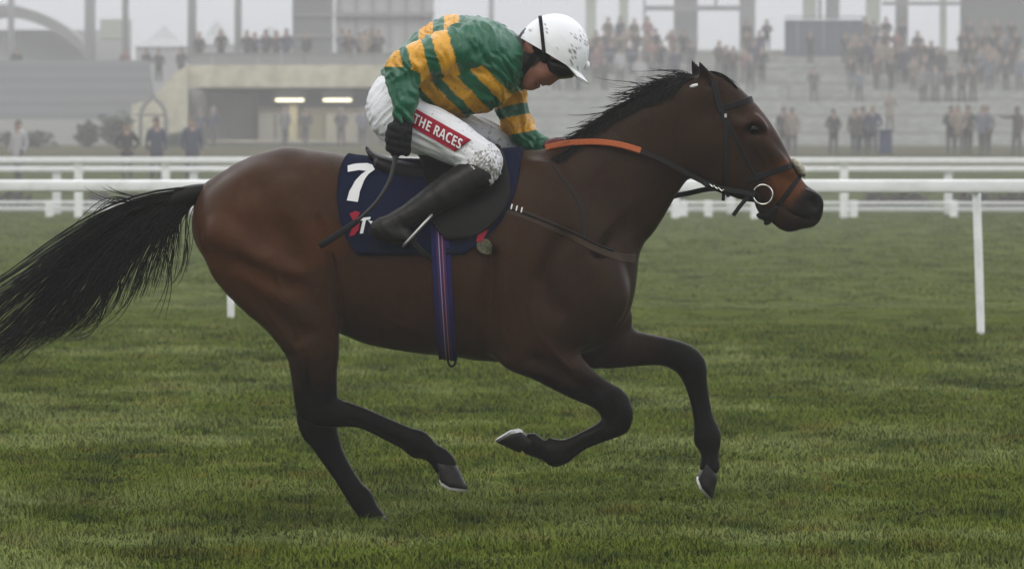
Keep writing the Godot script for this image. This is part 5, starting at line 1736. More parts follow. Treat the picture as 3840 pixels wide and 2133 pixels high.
# ---------------------------------------------------------------- stands and buildings
func slab(called: String, parent: Node3D, a: Vector3, b: Vector3, m: Material, bevel := 0.0) -> void:
	var st := begin(false)
	box(st, (a + b) / 2, (b - a).abs(), Basis(), bevel)
	obj(called, finish(st), m, parent)

const STEP0 := 188.0
const STEPS := 24

func terrace_y(i: int) -> float:
	return 1.95 + 0.214 * i

func terrace_d(i: int) -> float:
	return STEP0 + 1.25 * i

func build_terrace() -> void:
	var t := thing("terrace", "broad pale concrete viewing terrace of shallow steps full of spectators", "grandstand")
	var xl := (1185.0 - 1288.0) * STEP0 / 10400.0
	for i in STEPS:
		var d := terrace_d(i)
		slab("step", t, Vector3(xl, 0.5, 16.0 - d), Vector3(34.0, terrace_y(i), 16.0 - d - 1.25), M.concrete if i % 2 == 0 else M.concrete_b)
		if i % 4 == 3:
			slab("step_edge", t, Vector3(xl, terrace_y(i) - 0.07, 16.0 - d + 0.012), Vector3(34.0, terrace_y(i) + 0.004, 16.0 - d - 0.10), M.step_edge)
	# landing at the top
	var dt := terrace_d(STEPS)
	slab("landing", t, Vector3(xl, 0.5, 16.0 - dt), Vector3(34.0, terrace_y(STEPS - 1) + 0.2, 16.0 - dt - 9.0), M.concrete)
	# crush barriers on the steps
	for e in [[12, 1985, 2140], [17, 1500, 1640], [7, 1760, 1890]]:
		var i: int = e[0]
		var d := terrace_d(i) - 0.2
		var bar_ := thing("crush_barrier", "tubular steel crush barrier on the terrace steps, %s" % ["near the blue hoarding", "behind the helmet of the jockey", "behind the ears of the horse"][[12, 17, 7].find(i)], "barrier", Vector3.ZERO, "crush barriers on the terrace")
		var a := Vector3((e[1] - 1288.0) * d / 10400.0, terrace_y(i) + 1.05, 16.0 - d)
		var b := Vector3((e[2] - 1288.0) * d / 10400.0, terrace_y(i) + 1.05, 16.0 - d)
		obj("rail", tube_mesh([a, b], [0.035, 0.035], 8), M.steel_grey, bar_)
		obj("rail", tube_mesh([a - Vector3(0, 0.5, 0), b - Vector3(0, 0.5, 0)], [0.03, 0.03], 8), M.steel_grey, bar_)
		for k in 3:
			var q := a.lerp(b, k / 2.0)
			obj("post", tube_mesh([q - Vector3(0, 1.3, 0), q], [0.035, 0.035], 8), M.steel_grey, bar_)
	# hoarding: dark blue boards at the top of the steps
	var h := thing("hoarding", "dark blue panelled hoarding along the upper terrace", "hoarding")
	for k in 6:
		var x0 := (1975.0 + 33.0 * k - 1288.0) * 216.4 / 10400.0
		slab("board", h, Vector3(x0, 6.6, -200.4), Vector3(x0 + 0.665, 8.6, -200.5), M.hoarding)
	obj("rail", tube_mesh([Vector3(14.2883, 8.5903, -200.3), Vector3(18.4479, 8.5903, -200.3)], [0.03, 0.03], 8), M.rail_grey, h)
	obj("rail", tube_mesh([Vector3(14.2883, 8.7567, -200.3), Vector3(18.4479, 8.7567, -200.3)], [0.03, 0.03], 8), M.steel_grey, h)
	# the roof frame standing behind the terrace
	var s := thing("steel_stand", "grey steel columns and crossbeams of the stand behind the terrace", "grandstand")
	for e in [[1474, 1500, 0], [1559, 1581, 0], [1697, 1756, 1], [1863, 1901, 1], [2023, 2055, 0], [2081, 2113, 1], [2182, 2216, 0], [2257, 2286, 1], [2369, 2383, 0], [2421, 2700, 2]]:
		var d := 228.0
		var x0: float = (e[0] - 1288.0) * d / 10400.0
		var x1: float = (e[1] - 1288.0) * d / 10400.0
		slab("column", s, Vector3(x0, 2.0, 16.0 - d), Vector3(x1, 16.0, 16.0 - d - 0.8), [M.column_pale, M.column, M.column_dark][e[2]])
	for e in [[1622, 1863, 20, 12], [2222, 2421, 8, 9], [1400, 3000, -110, 60]]:
		var d := 227.0
		var a := Vector3((e[0] - 1288.0) * d / 10400.0, 1.415 + (395.0 - e[2]) * d / 10400.0, 16.0 - d)
		var b := Vector3((e[1] - 1288.0) * d / 10400.0, a.y, a.z)
		slab("beam", s, a - Vector3(0, e[3] * d / 20800.0, 0), b + Vector3(0, e[3] * d / 20800.0, -0.4), M.column)
	for e in [[1619, 1625, 0, 60], [1799, 1805, -20, 24], [2060, 2068, -40, 60]]:
		var d := 226.9
		var a := Vector3((e[0] - 1288.0) * d / 10400.0, 1.415 + (395.0 - e[3]) * d / 10400.0, 16.0 - d)
		var b := Vector3((e[1] - 1288.0) * d / 10400.0, 1.415 + (395.0 - e[2]) * d / 10400.0, 16.0 - d - 0.3)
		slab("strut", s, a, b, M.column)

func build_left() -> void:
	# cream concourse building with a deep opening
	var D := 192.0
	var c := thing("concourse", "cream concourse building with a deep dark opening and lit kiosks", "building")
	var w := func(px: float, py: float, dd: float) -> Vector3: return Vector3((px - 1288.0) * dd / 10400.0, 1.415 - (py - 395.0) * dd / 10400.0, 16.0 - dd)
	slab("fascia", c, w.call(468, 163, D), w.call(1150, 220, D + 0.6), M.cream)
	slab("roof_slab", c, w.call(468, 166, D + 0.61), w.call(1150, 186, D + 9), M.cream)
	slab("side_wall", c, w.call(440, 218, D + 0.1), w.call(472, 420, D + 9), M.cream)
	slab("side_wall", c, w.call(1140, 218, D + 0.1), w.call(1160, 420, D + 9), M.cream)
	slab("back_wall", c, w.call(470, 180, D + 8.6), w.call(1158, 430, D + 9), M.grey_wall)
	slab("ceiling", c, w.call(473, 218, D + 0.62), w.call(1138, 222, D + 8.5), M.grey_wall)
	slab("partition", c, w.call(520, 236, D + 5.0), w.call(644, 360, D + 5.4), M.dark_wall)
	slab("counter", c, w.call(520, 352, D + 1.2), w.call(925, 358, D + 2.2), M.cream)
	slab("counter_front", c, w.call(520, 358.2, D + 1.4), w.call(925, 420, D + 2.0), M.grey_wall)
	for e in [[650, 690], [694, 722], [820, 846], [862, 900]]:
		slab("kiosk_shutter", c, w.call(e[0], 284, D + 4.0), w.call(e[1], 352, D + 4.3), M.kiosk_pale)
	slab("kiosk_wall", c, w.call(648, 270, D + 4.35), w.call(980, 420, D + 4.6), M.kiosk)
	slab("pillar", c, w.call(726, 262, D + 3.4), w.call(748, 400, D + 3.9), M.cream)
	for e in [[692, 764], [812, 884]]:
		var tube_ := thing("strip_light", "glowing strip light on the ceiling of the concourse, %s" % ("left one" if e[0] == 692 else "right one, nearer the jockey"), "light", w.call((e[0] + e[1]) / 2.0, 251, D + 2.2))
		slab("lamp_tube", tube_, Vector3(-0.66, -0.07, -0.10), Vector3(0.66, 0.05, 0.10), M.lamp)
		slab("lamp_mount", tube_, Vector3(-0.7, 0.051, -0.12), Vector3(0.7, 0.50, 0.12), M.grey_wall)
		var al := AreaLight3D.new()
		al.name = "strip_light_glow"
		al.area_size = Vector2(1.3, 0.2)
		al.light_energy = 2.0
		al.light_color = Color(1.0, 0.93, 0.74)
		al.shadow_enabled = true
		al.position = tube_.position + Vector3(0, -0.09, 0)
		al.rotation.x = -PI / 2
		add_child(al)
	# parapet of the roof terrace above
	var p := thing("roof_balustrade", "grey glazed balustrade along the roof terrace of the concourse", "balustrade")
	for k in 11:
		slab("panel", p, w.call(476 + 58 * k, 136, D + 1.6), w.call(532 + 58 * k, 163, D + 1.66), M.balustrade)
	slab("handrail", p, w.call(470, 132, D + 1.55), w.call(1120, 135.9, D + 1.7), M.steel_grey)
	# sloping cream ramp wall stepping down to the left
	var r := thing("ramp_wall", "cream ramp wall sloping down left from the concourse", "wall")
	var st := begin(false)
	var poly := [[470, 165], [470, 420], [330, 420], [330, 262], [378, 252], [392, 238], [440, 182]]
	var pv := PackedVector2Array()
	for e in poly:
		var q: Vector3 = w.call(e[0], e[1], 191.5)
		pv.append(Vector2(q.x, q.y))
	extrude(st, pv, 16.0 - 191.5, 0.5)
	obj("wall", finish(st), M.cream, r)
	var ar := thing("arched_gate", "dark iron arched gateway frame before the cream ramp wall", "gate")
	var ap := []
	for i in 15:
		var a := PI * i / 14
		ap.append(w.call(384 - 32 * cos(a), 300 - 50 * sin(a) - (14 if i == 7 else 0), 189.0))
	ap.push_front(w.call(352, 400, 189.0))
	ap.append(w.call(416, 400, 189.0))
	var rd := []
	for i in ap.size():
		rd.append(0.09)
	obj("arch", tube_mesh(ap, rd, 8), M.column_dark, ar)
	obj("crossbar", tube_mesh([w.call(335, 289, 188.9), w.call(416, 289, 188.9)], [0.05, 0.05], 6), M.column_dark, ar)
	# seating bank at far left
	var b := thing("seating_bank", "dark grey tiered seating bank at the far left", "grandstand")
	for i in 13:
		var d := 196.0 + i * 1.1
		var y1 := 2.6 + i * 0.31
		slab("tier", b, Vector3(-34.0, 1.0, 16.0 - d), Vector3((395.0 - i * 2 - 1288.0) * d / 10400.0, y1, 16.0 - d - 1.1), M.seat_grey if i % 2 else M.seat_grey_b)
	slab("front_wall", b, w.call(-300, 300, 195.5), w.call(330, 430, 195.9), M.grey_wall)
	slab("top_wall", b, w.call(-300, 164, 212), w.call(335, 190, 212.6), M.pale_wall)
	# dark hut / tree mass before the bank
	for e in [[292, 330, 386, 44, 40, "round dark evergreen bush before the seating bank, beside the arched gate"], [440, 372, 392, 30, 16, "low dark hedge clump at the foot of the cream ramp wall"], [216, 350, 388, 26, 28, "small bush left of the round dark evergreen bush"], [60, 362, 392, 70, 18, "long low hedge at the far left behind the rails"]]:
		bush(w.call(e[0], e[1], 180.0), e[3] * 180.0 / 10400.0, e[4] * 180.0 / 10400.0, e[5])
	# tall thin poles
	for e in [[26, 9, 262], [225, 15, 250], [314, 9, 222], [482, 12, 232], [598, 10, 226]]:
		var o := thing("lamp_post", "tall grey pole behind the left stand, %s" % {26: "leftmost", 225: "second from the left", 314: "third from the left and darkest", 482: "between the white tents", 598: "just left of the tower block"}[e[0]], "pole", Vector3.ZERO, "tall poles")
		var q: Vector3 = w.call(e[0], 395, e[2])
		var wd: float = e[1] * e[2] / 10400.0
		obj("pole", tube_mesh([Vector3(q.x, 1.5, q.z), Vector3(q.x, 18.0, q.z)], [wd, wd * 0.85], 10), M.column, o)
	# marquees far behind
	for e in [[335, 478, 60, 165, 250], [486, 596, 48, 165, 262], [604, 748, 62, 165, 256], [120, 250, 90, 165, 270]]:
		marquee(w.call(e[0], e[3], e[4]), w.call(e[1], e[2], e[4]), "white peaked marquee behind the left stand, %s" % {335: "left of the tent pole pair", 486: "middle and tallest", 604: "right one beside the tower block", 120: "leftmost under the curved roof"}[e[0]])
	# tower block and long pale building behind the roof terrace
	var tw := thing("stand_tower", "grey tower block behind the roof terrace", "building")
	slab("wall", tw, w.call(735, -90, 232), w.call(838, 170, 236), M.column_dark)
	for i in 4:
		slab("floor_band", tw, w.call(733, -70 + 52 * i, 231.9), w.call(840, -62 + 52 * i, 231.99), M.column)
	var lb := thing("glass_gallery", "long pale glazed gallery behind the roof terrace and the jockey", "building")
	slab("wall", lb, w.call(842, -60, 246), w.call(1092, 170, 250), M.pale_wall)
	for i in 6:
		slab("mullion", lb, w.call(850 + 42 * i, -50, 245.8), w.call(856 + 42 * i, 120, 245.99), M.column)
	slab("floor_band", lb, w.call(842, 30, 245.6), w.call(1092, 42, 245.99), M.column)
	var pl := thing("mast", "thin grey mast above the back of the jockey", "pole")
	obj("pole", tube_mesh([w.call(1236, 300, 240), w.call(1236, -60, 240)], [0.18, 0.14], 10), M.column, pl)
	# curved roof at the upper left
	var cr := thing("curved_roof", "curved grey canopy roof at the top left", "roof")
	var arc := []
	for i in 13:
		var a := lerpf(-0.35, 1.2, i / 12.0)
		arc.append(w.call(30 + 210 * sin(a), 118 - 105 * cos(a) + 40 * maxf(a, 0), 266.0))
	var cst := begin(false)
	for i in 12:
		var t := Vector3(0, -0.75, 0)
		var zf := Vector3(0, 0, 1.5)
		quad(cst, arc[i] + zf, arc[i + 1] + zf, arc[i + 1] + t + zf, arc[i] + t + zf)
		quad(cst, arc[i] - zf, arc[i] + t - zf, arc[i + 1] + t - zf, arc[i + 1] - zf)
		quad(cst, arc[i] + zf, arc[i] - zf, arc[i + 1] - zf, arc[i + 1] + zf)
		quad(cst, arc[i] + t + zf, arc[i + 1] + t + zf, arc[i + 1] + t - zf, arc[i] + t - zf)
	obj("canopy", finish(cst), M.column, cr)
	slab("back_wall", cr, w.call(-100, 75, 268), w.call(330, 190, 268.6), M.pale_wall)
	slab("gallery", cr, w.call(250, 48, 264), w.call(330, 100, 266), M.column_pale)

func extrude(st: SurfaceTool, pv: PackedVector2Array, z: float, depth: float) -> void:
	var ids := Geometry2D.triangulate_polygon(pv)
	for t in range(0, ids.size(), 3):
		var a := pv[ids[t]]
		var b := pv[ids[t + 1]]
		var c := pv[ids[t + 2]]
		if (b - a).cross(c - a) > 0:
			var q := b
			b = c
			c = q
		for p in [a, b, c]:
			st.add_vertex(Vector3(p.x, p.y, z))
		for p in [a, c, b]:
			st.add_vertex(Vector3(p.x, p.y, z - depth))
	for i in pv.size():
		var a := pv[i]
		var b := pv[(i + 1) % pv.size()]
		quad(st, Vector3(a.x, a.y, z), Vector3(a.x, a.y, z - depth), Vector3(b.x, b.y, z - depth), Vector3(b.x, b.y, z))

func marquee(lo: Vector3, hi: Vector3, label: String) -> void:
	var o := thing("marquee", label, "tent", Vector3.ZERO, "white marquees")
	var w := hi.x - lo.x
	var eave := lerpf(lo.y, hi.y, 0.45)
	var pk := Vector3((lo.x + hi.x) / 2, hi.y, lo.z - w / 2)
	var st := begin(false)
	var c := [Vector3(lo.x, eave, lo.z), Vector3(hi.x, eave, lo.z), Vector3(hi.x, eave, lo.z - w), Vector3(lo.x, eave, lo.z - w)]
	for i in 4:
		var a: Vector3 = c[i]
		var b: Vector3 = c[(i + 1) % 4]
		var am := a.lerp(pk, 0.5) - Vector3(0, (hi.y - eave) * 0.12, 0)
		var bm := b.lerp(pk, 0.5) - Vector3(0, (hi.y - eave) * 0.12, 0)
		quad(st, a, am, bm, b)
		for p in [am, pk, bm]:
			st.add_vertex(p)
	obj("roof", finish(st), M.canvas, o)
	slab("wall", o, Vector3(lo.x + 0.1, 1.6, lo.z - 0.1), Vector3(hi.x - 0.1, eave, lo.z - w + 0.1), M.canvas_wall)

func bush(at: Vector3, rx: float, ry: float, label: String) -> void:
	var o := thing("bush", label, "bush", Vector3(at.x, ground_y(at.x, at.z), at.z))
	var st := begin(false)
	var stem := begin()
	for i in 5:
		var a := rr(0, TAU)
		tube(stem, [Vector3(0, -0.05, 0), Vector3(cos(a) * rx * 0.5, ry * 0.9, sin(a) * rx * 0.4)], [0.05, 0.02], 5)
	for i in 900:
		var v := Vector3(rng.randfn(), rng.randfn(), rng.randfn()).normalized() * pow(rng.randf(), 0.33)
		var lump := 1.0 + 0.25 * sin(v.x * 5.0 + v.y * 7.0) + 0.15 * sin(v.z * 9.0)
		var p := Vector3(v.x * rx * lump, ry + v.y * ry * lump, v.z * rx * 0.7)
		p.y = maxf(p.y, 0.03)
		var t := Vector3(rng.randfn(), rng.randfn(), rng.randfn()).normalized() * 0.14
		var u := t.cross(Vector3(rng.randfn(), rng.randfn(), rng.randfn())).normalized() * 0.07
		quad(st, p - t, p + u, p + t, p - u)
	obj("crown", finish(st), M.leaf, o)
	obj("trunk", finish(stem), M.bark, o)

func build_crowd() -> void:
	rng.seed = 404
	for p in 6:
		folk.append(person_shape(p))
	var ter := func(i: int) -> Array: return [terrace_d(i) + 0.6, terrace_y(i)]
	# lawn in front of the terrace
	crowd_row([1972, 1994, 2098, 2152, 2172, 2197, 2394, 2412, 2437, 2474, 2484], 152.0, 1.52, "on the lawn before the terrace", "spectators on the lawn", [0, 2, 4, 0])
	spectator((2560.0 - 1288.0) * 151.0 / 10400.0, 1.52, -135.0, 5, -2.6, 1.0, 2, 1, 1, "spectator in brown coat pointing left, at the right edge of the lawn", "spectators on the lawn")
	for row in [[10, [2048, 2163, 2323, 2355, 2388, 2421, 2450], "on the middle terrace steps"], [13, [1400, 1432, 1455, 1889, 2142, 2206, 2244, 2300, 2328, 2491, 2532, 2567, 1610, 1520], "just above the middle terrace steps"], [15, [1686, 1702, 1828, 1846, 1875, 1918, 2360, 2372, 2470, 2505, 1560, 1500, 2266, 2282], "two thirds up the terrace"], [17, [1480, 1512, 1536, 1590, 1640, 1664, 1740, 1810, 1900, 2140, 2168, 2190, 2214, 2236, 2300, 2322, 2344, 2430, 2452, 2488, 2520, 2548], "on the upper terrace row"], [20, [1500, 1524, 1548, 1572, 1600, 1624, 1650, 1690, 1720, 1880, 1912, 2040, 2128, 2152, 2176, 2198, 2226, 2256, 2310, 2420, 2446, 2470, 2500, 2530, 2560], "on the topmost terrace row"], [3, [2240, 1760], "low on the terrace"]]:
		var q: Array = ter.call(row[0])
		crowd_row(row[1], q[0], q[1], row[2], "spectators on the terrace")
	crowd_row([1530, 1560, 1596, 1630, 1880, 1930, 2150, 2175, 2200, 2230, 2270, 2440, 2480, 2510, 2545], 221.0, terrace_y(STEPS - 1) + 0.2, "on the landing above the terrace", "spectators on the terrace")
	# roof terrace of the concourse and the left stand
	crowd_row([500, 555, 620, 640, 668, 694, 720, 770, 860, 878, 905, 918, 934, 952], 196.0, 1.415 + (395.0 - 166.0) * 192.0 / 10400.0 + 0.02, "on the concourse roof terrace", "spectators on the roof terrace")
	crowd_row([40, 316, 366, 398, 455], 214.5, 5.3, "on the top of the seating bank", "spectators on the roof terrace")
	# people round the kiosks
	crowd_row([502, 536, 716, 768, 858, 912, 960], 190.6, ground_y(0.0, -174.6), "before the concourse kiosks", "people at the kiosks", [0, 2, 4])
	# crouching photographers and bystanders behind the far rails
	crowd_row([44, 318, 392, 482], 118.0, ground_y(0.0, -102.0) - 0.0, "standing behind the far rails at left", "people behind the rails", [0, 2, 3])
	# wheeled bin on the lawn
	var b := thing("litter_bin", "square dark blue wheeled litter bin on the lawn", "bin", Vector3((2229.0 - 1288.0) * 150.0 / 10400.0, ground_y(0.0, -134.0), -134.0))
	slab("bin_body", b, Vector3(-0.22, 0.06, -0.25), Vector3(0.22, 0.86, 0.25), M.bin_blue, 0.03)
	slab("lid", b, Vector3(-0.25, 0.862, -0.28), Vector3(0.25, 0.93, 0.29), M.bin_blue, 0.02)
	for s in [-1.0, 1.0]:
		obj("wheel", tube_mesh([Vector3(0.2 * s, 0.08, -0.2), Vector3(0.245 * s, 0.08, -0.2)], [0.08, 0.08], 12), M.leather, b)
	# heather clumps along the low rail
	for e in [[1320, 520], [1700, 500], [2205, 499], [2262, 500], [2300, 498], [2420, 499], [2470, 498], [2540, 500], [2600, 499], [-20, 500], [40, 498], [250, 500], [330, 502]]:
		clump(Vector3((e[0] - 1288.0) * 103.0 / 10400.0, 0.0, -87.0))

var clumps := 0
func clump(at: Vector3) -> void:
	var o := thing("shrub", "low purplish shrub behind the low rail, %s from the left" % ORDINAL[clumps], "shrub", Vector3(at.x, ground_y(at.x, at.z), at.z), "low shrubs along the rail")
	clumps += 1
	var st := begin(false)
	for i in 260:
		var v := Vector3(rng.randfn(), absf(rng.randfn()), rng.randfn()).normalized() * pow(rng.randf(), 0.4)
		var p := Vector3(v.x * 0.42, 0.03 + v.y * 0.52 * (1.0 + 0.3 * sin(v.x * 9.0)), v.z * 0.3)
		var t := Vector3(rng.randfn() * 0.4, 1.0, rng.randfn() * 0.4).normalized() * 0.06
		var u := t.cross(Vector3(rng.randfn(), rng.randfn(), rng.randfn())).normalized() * 0.03
		quad(st, p - t, p + u, p + t, p - u)
	obj("foliage", finish(st), M.heather, o)

const HORSE_CELL := 0.0085
const FAR_POSTS := [-200, 195, 415, 640, 860, 1080, 1300, 1520, 1700, 1900, 2125, 2660]
const INNER_POSTS := [-160, 140, 485, 760, 1040, 1320, 1600, 1840, 2388, 2680]
const LOW_POSTS := [-150, 124, 400, 660, 930, 1200, 1480, 1720, 1782, 2148, 2400, 2640]

func materials() -> void:
	M.coat = mat(Color.WHITE, 0.38, 0.0, 0.17)
	M.coat.albedo_texture = noise_tex(0.11, [[0.0, Color(0.80, 0.78, 0.76)], [0.5, Color(0.95, 0.95, 0.95)], [1.0, Color(1, 1, 1)]], 512, 5, 51)
	M.coat.roughness_texture = noise_tex(0.02, [[0.0, Color(0.75, 0.75, 0.75)], [1.0, Color(1, 1, 1)]], 256, 4, 52)
	M.coat.vertex_color_use_as_albedo = true
	M.coat.uv1_triplanar = true
	M.coat.uv1_scale = Vector3(3, 3, 3)
	M.coat.heightmap_enabled = true
	M.coat.heightmap_texture = noise_tex(0.09, [], 512, 4, 8)
	M.coat.heightmap_scale = 0.12
	M.hair = mat(lin(0.005, 0.0046, 0.0042), 0.42, 0.0, 0.22)
	M.hoof = mat(lin(0.020, 0.018, 0.017), 0.4, 0.0, 0.3)
	textured(M.hoof, noise_tex(0.05, [[0.0, Color(0.5, 0.48, 0.45)], [1.0, Color(1, 1, 1)]], 128, 3, 4), 8.0)
	M.shoe = mat(lin(0.45, 0.45, 0.44), 0.4, 0.9)
	M.steel = mat(lin(0.75, 0.75, 0.74), 0.22, 1.0)
	M.eye = mat(lin(0.006, 0.005, 0.004), 0.12, 0.0, 0.3)
	M.navy = textured(mat(lin(0.008, 0.013, 0.040), 0.9, 0.0, 0.2), noise_tex(0.2, [[0.0, Color(0.75, 0.75, 0.78)], [1.0, Color(1, 1, 1)]], 256, 3, 6), 6.0, noise_tex(0.4, [], 256, 2, 6), 0.08)
	M.print_white = mat(lin(0.72, 0.73, 0.75), 0.6)
	M.print_red = mat(lin(0.27, 0.008, 0.028), 0.65, 0.0, 0.3)
	M.badge = textured(mat(lin(0.20, 0.19, 0.11), 0.7), noise_tex(0.06, [[0.0, Color(0.35, 0.35, 0.35)], [1.0, Color(1, 1, 1)]], 128, 3, 12), 14.0)
	M.girth_blue = mat(lin(0.018, 0.017, 0.095), 0.8, 0.0, 0.25)
	M.girth_purple = mat(lin(0.055, 0.028, 0.10), 0.8, 0.0, 0.25)
	M.girth_pale = mat(lin(0.42, 0.34, 0.50), 0.8)
	M.girth_pink = mat(lin(0.42, 0.15, 0.20), 0.8)
	M.leather = mat(lin(0.009, 0.008, 0.008), 0.5, 0.0, 0.28)
	M.bridle_leather = mat(lin(0.008, 0.0075, 0.009), 0.5, 0.0, 0.28)
	M.saddle_leather = textured(mat(lin(0.012, 0.0115, 0.0115), 0.42, 0.0, 0.3), noise_tex(0.08, [[0.0, Color(0.7, 0.7, 0.7)], [1.0, Color(1, 1, 1)]], 128, 3, 2), 6.0)
	M.flap_leather = textured(mat(lin(0.010, 0.0097, 0.009), 0.5, 0.0, 0.24), noise_tex(0.08, [[0.0, Color(0.7, 0.7, 0.7)], [1.0, Color(1, 1, 1)]], 128, 3, 3), 5.0)
	M.brown_leather = mat(lin(0.040, 0.024, 0.015), 0.6, 0.0, 0.3)
	M.sheepskin = mat(lin(0.33, 0.31, 0.25), 0.95)
	M.orange = textured(mat(lin(0.55, 0.135, 0.035), 0.75), noise_tex(0.15, [[0.0, Color(0.7, 0.65, 0.6)], [1.0, Color(1, 1, 1)]], 128, 3, 2), 9.0)
	M.skin = mat(Color.WHITE, 0.5)
	M.skin.vertex_color_use_as_albedo = true
	M.skin.subsurf_scatter_enabled = true
	M.skin.subsurf_scatter_strength = 0.15
	M.silk = mat(Color.WHITE, 0.34, 0.0, 0.5)
	M.silk.uv1_triplanar = true
	M.silk.uv1_scale = Vector3(3, 3, 3)
	M.silk.heightmap_enabled = true
	M.silk.heightmap_texture = noise_tex(0.012, [], 512, 3, 44, true)
	M.silk.heightmap_scale = 0.16
	M.silk.vertex_color_use_as_albedo = true
	M.silk.rim_enabled = true
	M.silk.rim = 0.15
	M.silk.rim_tint = 0.6
	M.silk_green = mat(lin(0.005, 0.085, 0.043), 0.45, 0.0, 0.4)
	M.breeches = mat(Color.WHITE, 0.55)
	M.breeches.uv1_triplanar = true
	M.breeches.uv1_scale = Vector3(4, 4, 4)
	M.breeches.heightmap_enabled = true
	M.breeches.heightmap_texture = noise_tex(0.010, [], 512, 2, 45, true)
	M.breeches.heightmap_scale = 0.12
	M.breeches.vertex_color_use_as_albedo = true
	M.cap = mat(Color.WHITE, 0.42)
	M.cap.vertex_color_use_as_albedo = true
	M.cap_plain = mat(lin(0.78, 0.79, 0.82), 0.5)
	M.boot = textured(mat(lin(0.012, 0.0118, 0.0115), 0.4, 0.0, 0.34), noise_tex(0.06, [[0.0, Color(0.72, 0.7, 0.66)], [1.0, Color(1, 1, 1)]], 128, 3, 9), 5.0)
	M.glove = mat(lin(0.009, 0.009, 0.010), 0.75, 0.0, 0.25)
	M.glove_red = mat(lin(0.10, 0.012, 0.012), 0.75)
	M.goggle = mat(lin(0.006, 0.006, 0.006), 0.25, 0.0, 0.35)
	M.whip = mat(lin(0.016, 0.016, 0.017), 0.5, 0.0, 0.4)
	M.whip_flap = mat(lin(0.008, 0.008, 0.009), 0.6, 0.0, 0.28)
	# course
	M.turf = mat(Color.WHITE, 0.95, 0.0, 0.1)
	M.turf.vertex_color_use_as_albedo = true
	M.turf.albedo_texture = noise_tex(0.05, [[0.0, Color(0.55, 0.55, 0.5)], [0.5, Color(0.85, 0.85, 0.8)], [1.0, Color(1, 1, 1)]], 512, 5, 31)
	M.turf.uv1_triplanar = true
	M.turf.uv1_world_triplanar = true
	M.turf.uv1_scale = Vector3(1.3, 1.3, 1.3)
	M.blade = mat(Color.WHITE, 0.7, 0.0, 0.12)
	M.blade.vertex_color_use_as_albedo = true
	M.blade.cull_mode = BaseMaterial3D.CULL_DISABLED
	M.blade.backlight_enabled = true
	M.blade.backlight = Color(0.4, 0.4, 0.3)
	M.rail_white = textured(mat(lin(0.90, 0.915, 0.94), 0.45), noise_tex(0.02, [[0.0, Color(0.90, 0.905, 0.90)], [0.6, Color(1, 1, 1)], [1.0, Color(1, 1, 1)]], 256, 5, 14), 0.9)
	M.rail_grey = mat(lin(0.72, 0.74, 0.76), 0.6)
	# far things
	M.far_skin = mat(lin(0.34, 0.23, 0.18), 0.6)
	M.coats = []
	for c in [[0.065, 0.072, 0.105], [0.080, 0.080, 0.084], [0.100, 0.086, 0.074], [0.095, 0.099, 0.082], [0.18, 0.18, 0.185], [0.060, 0.060, 0.062], [0.24, 0.205, 0.17], [0.23, 0.145, 0.14], [0.15, 0.165, 0.20], [0.38, 0.38, 0.40]]:
		M.coats.append(mat(lin(c[0], c[1], c[2]), 0.9))
	M.trousers = []
	for c in [[0.075, 0.078, 0.088], [0.085, 0.085, 0.086], [0.11, 0.105, 0.096], [0.068, 0.068, 0.069]]:
		M.trousers.append(mat(lin(c[0], c[1], c[2]), 0.9))
	M.hats = []
	for c in [[0.09, 0.085, 0.08], [0.12, 0.106, 0.09], [0.10, 0.10, 0.102], [0.22, 0.20, 0.18], [0.12, 0.11, 0.10]]:
		M.hats.append(mat(lin(c[0], c[1], c[2]), 0.9))
	var grime := noise_tex(0.02, [[0.0, Color(0.80, 0.80, 0.78)], [1.0, Color(1, 1, 1)]], 256, 5, 19)
	M.concrete = textured(mat(lin(0.42, 0.435, 0.42), 0.9), grime, 0.2)
	M.concrete_b = textured(mat(lin(0.39, 0.405, 0.39), 0.9), grime, 0.23)
	M.step_edge = mat(lin(0.22, 0.225, 0.215), 0.9)
	M.column_pale = mat(lin(0.42, 0.45, 0.40), 0.8)
	M.column = mat(lin(0.28, 0.28, 0.29), 0.8)
	M.column_dark = mat(lin(0.19, 0.193, 0.197), 0.8)
	M.steel_grey = mat(lin(0.22, 0.23, 0.24), 0.5, 0.3)
	M.hoarding = mat(lin(0.10, 0.115, 0.145), 0.7)
	M.cream = textured(mat(lin(0.74, 0.71, 0.57), 0.9), grime, 0.17)
	M.grey_wall = mat(lin(0.42, 0.42, 0.41), 0.9)
	M.dark_wall = mat(lin(0.26, 0.27, 0.265), 0.9)
	M.pale_wall = mat(lin(0.46, 0.47, 0.48), 0.8)
	M.kiosk = mat(lin(0.42, 0.40, 0.33), 0.8)
	M.kiosk_pale = mat(lin(0.58, 0.585, 0.58), 0.7)
	M.balustrade = mat(lin(0.22, 0.225, 0.235), 0.6)
	M.seat_grey = mat(lin(0.21, 0.215, 0.225), 0.8)
	M.seat_grey_b = mat(lin(0.25, 0.255, 0.265), 0.8)
	M.canvas = mat(lin(0.46, 0.47, 0.485), 0.8)
	M.canvas_wall = mat(lin(0.42, 0.43, 0.44), 0.8)
	M.bin_blue = mat(lin(0.03, 0.045, 0.10), 0.6)
	M.leaf = mat(lin(0.085, 0.10, 0.07), 0.7)
	M.leaf.cull_mode = BaseMaterial3D.CULL_DISABLED
	M.bark = mat(lin(0.06, 0.045, 0.03), 0.9)
	M.heather = mat(lin(0.075, 0.062, 0.075), 0.8)
	M.heather.cull_mode = BaseMaterial3D.CULL_DISABLED
	M.lamp = mat(Color(1, 0.97, 0.85), 0.5)
	M.lamp.emission_enabled = true
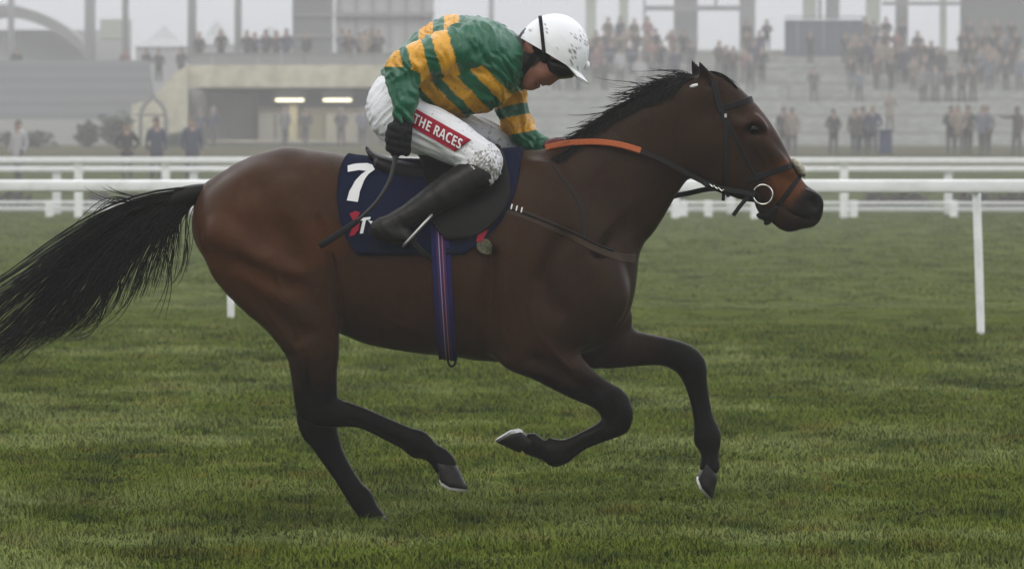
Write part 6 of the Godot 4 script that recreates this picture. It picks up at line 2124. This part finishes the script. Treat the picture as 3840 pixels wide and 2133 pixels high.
	M.lamp.emission = Color(1.0, 0.96, 0.82)
	M.lamp.emission_energy_multiplier = 3.0

func _ready() -> void:
	# camera: a long lens, level, shifted down
	var cam := Camera3D.new()
	cam.name = "camera"
	add_child(cam)
	cam.position = Vector3(0, 1.415, 16)
	var attr := CameraAttributesPhysical.new()
	attr.frustum_near = 1.0
	attr.frustum_far = 3000.0
	attr.frustum_focal_length = 170.0
	attr.frustum_focus_distance = 15.9
	attr.exposure_aperture = 8.0
	cam.attributes = attr
	cam.projection = Camera3D.PROJECTION_FRUSTUM
	cam.near = 1.0
	cam.far = 3000.0
	cam.size = 0.137596
	cam.frustum_offset = Vector2(0, -0.030817)
	cam.current = true
	# overcast sky and fog
	var env := Environment.new()
	var sm := ProceduralSkyMaterial.new()
	sm.sky_top_color = lin(1.75, 1.79, 1.87)
	sm.sky_horizon_color = lin(0.66, 0.675, 0.72)
	sm.sky_curve = 0.2
	sm.ground_bottom_color = lin(0.06, 0.07, 0.04)
	sm.ground_horizon_color = lin(0.30, 0.31, 0.30)
	sm.sun_angle_max = 1.0
	var sky := Sky.new()
	sky.sky_material = sm
	env.background_mode = Environment.BG_SKY
	env.sky = sky
	env.background_energy_multiplier = 1.0
	env.tonemap_mode = Environment.TONE_MAPPER_LINEAR
	env.tonemap_exposure = 1.0
	env.fog_enabled = true
	env.fog_density = 0.0018
	env.fog_light_color = Color(0.97, 0.968, 0.962)
	env.sdfgi_enabled = true
	env.ssao_enabled = true
	env.ssil_enabled = true
	var we := WorldEnvironment.new()
	we.name = "world_environment"
	we.environment = env
	add_child(we)
	var sun := DirectionalLight3D.new()
	sun.name = "veiled_sun"
	sun.light_energy = 0.42
	sun.light_angular_distance = 40.0
	sun.light_color = Color(1.0, 0.98, 0.95)
	sun.shadow_enabled = true
	sun.rotation_degrees = Vector3(-52, -18, 0)
	add_child(sun)

	materials()
	build_ground()
	build_terrace()
	build_left()
	build_rails()
	build_crowd()
	build_horse()
	build_tack()
	build_rider()
